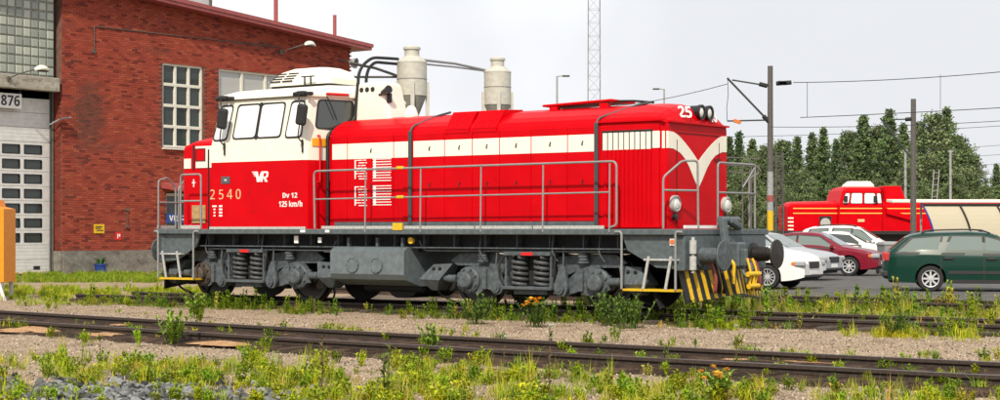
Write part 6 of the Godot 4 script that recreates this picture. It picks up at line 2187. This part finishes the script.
	for q in list:
		var p := on_ground(q[0], q[1])
		var t := thing("weed_plant", q[4], "weed", V(p.x, -0.13, p.z), k2 * 1.3, "single weeds in the yard")
		t.scale = Vector3.ONE * q[3]
		put(q[2], "foliage", M.leaf, t)
		if q[5]:
			rng.seed = 300 + k2
			for i in (11 if q[5] == 1 else 1):
				var g := G.new()
				var hgt := rng.randf_range(0.3, 0.52) if q[5] == 1 else 0.86
				var c := V(rng.randf_range(-0.2, 0.2), hgt, rng.randf_range(-0.15, 0.2)) if q[5] == 1 else V(0.03, hgt, 0.0)
				for j in 9:
					var a := TAU * j / 9
					var d := V(cos(a), 0.35 * sin(a + i) + 0.2, sin(a))
					var e := V(-sin(a), 0, cos(a)) * 0.018
					g.tri(c, c + d * 0.055 - e, c + d * 0.055 + e)
					g.tri(c + V(0, 0.012, 0), c + d * 0.035 + V(0, 0.03, 0) - e, c + d * 0.035 + V(0, 0.03, 0) + e)
				put(g, "flower", M.petal_orange if q[5] == 1 else M.petal_white, t)
		k2 += 1

func _ready() -> void:
	rng.seed = 1
	var cam := Camera3D.new()
	cam.name = "camera"
	add_child(cam)
	cam.position = Vector3(0, EYE, 0)
	cam.projection = Camera3D.PROJECTION_FRUSTUM
	cam.near = 0.5
	cam.far = 3000.0
	cam.size = cam.near * 400.0 / F
	cam.frustum_offset = Vector2(0, (HY - 200.0) / F * cam.near)
	cam.current = true
	var we := WorldEnvironment.new()
	we.name = "environment"
	var env := Environment.new()
	env.background_mode = Environment.BG_SKY
	var sm := ProceduralSkyMaterial.new()
	sm.sky_top_color = Color(0.925, 0.935, 0.955)
	sm.sky_horizon_color = Color(0.915, 0.922, 0.938)
	sm.sky_curve = 0.12
	sm.ground_bottom_color = Color(0.35, 0.33, 0.3)
	sm.ground_horizon_color = Color(0.8, 0.8, 0.8)
	sm.sun_angle_max = 0.5
	var cover := tex(0.012, 71, [[0.0, Color(0.0, 0.0, 0.0)], [0.38, Color(0.14, 0.14, 0.145)], [0.6, Color(0.42, 0.42, 0.42)], [1.0, Color(0.58, 0.58, 0.58)]], 1024, 5)
	cover.height = 512
	sm.sky_cover = cover
	sm.sky_cover_modulate = Color(1, 1, 1, 1)
	sm.energy_multiplier = 1.0
	var sky := Sky.new()
	sky.sky_material = sm
	env.sky = sky
	env.background_energy_multiplier = 1.0
	env.tonemap_mode = Environment.TONE_MAPPER_LINEAR
	env.tonemap_exposure = 1.0
	env.sdfgi_enabled = true
	env.ssao_enabled = true
	env.ssil_enabled = true
	we.environment = env
	add_child(we)
	var sun := DirectionalLight3D.new()
	sun.name = "sun"
	sun.light_color = Color(1.0, 0.955, 0.88)
	sun.light_energy = 1.35
	sun.light_angular_distance = 1.6
	sun.shadow_enabled = true
	add_child(sun)
	sun.look_at_from_position(Vector3(-12, 62, 66), Vector3.ZERO)

	make_materials()
	make_more_materials()
	build_ground()
	build_tracks()
	build_shed()
	build_far()
	locomotive()
	build_yard_things()
	build_cars()
	build_plants()
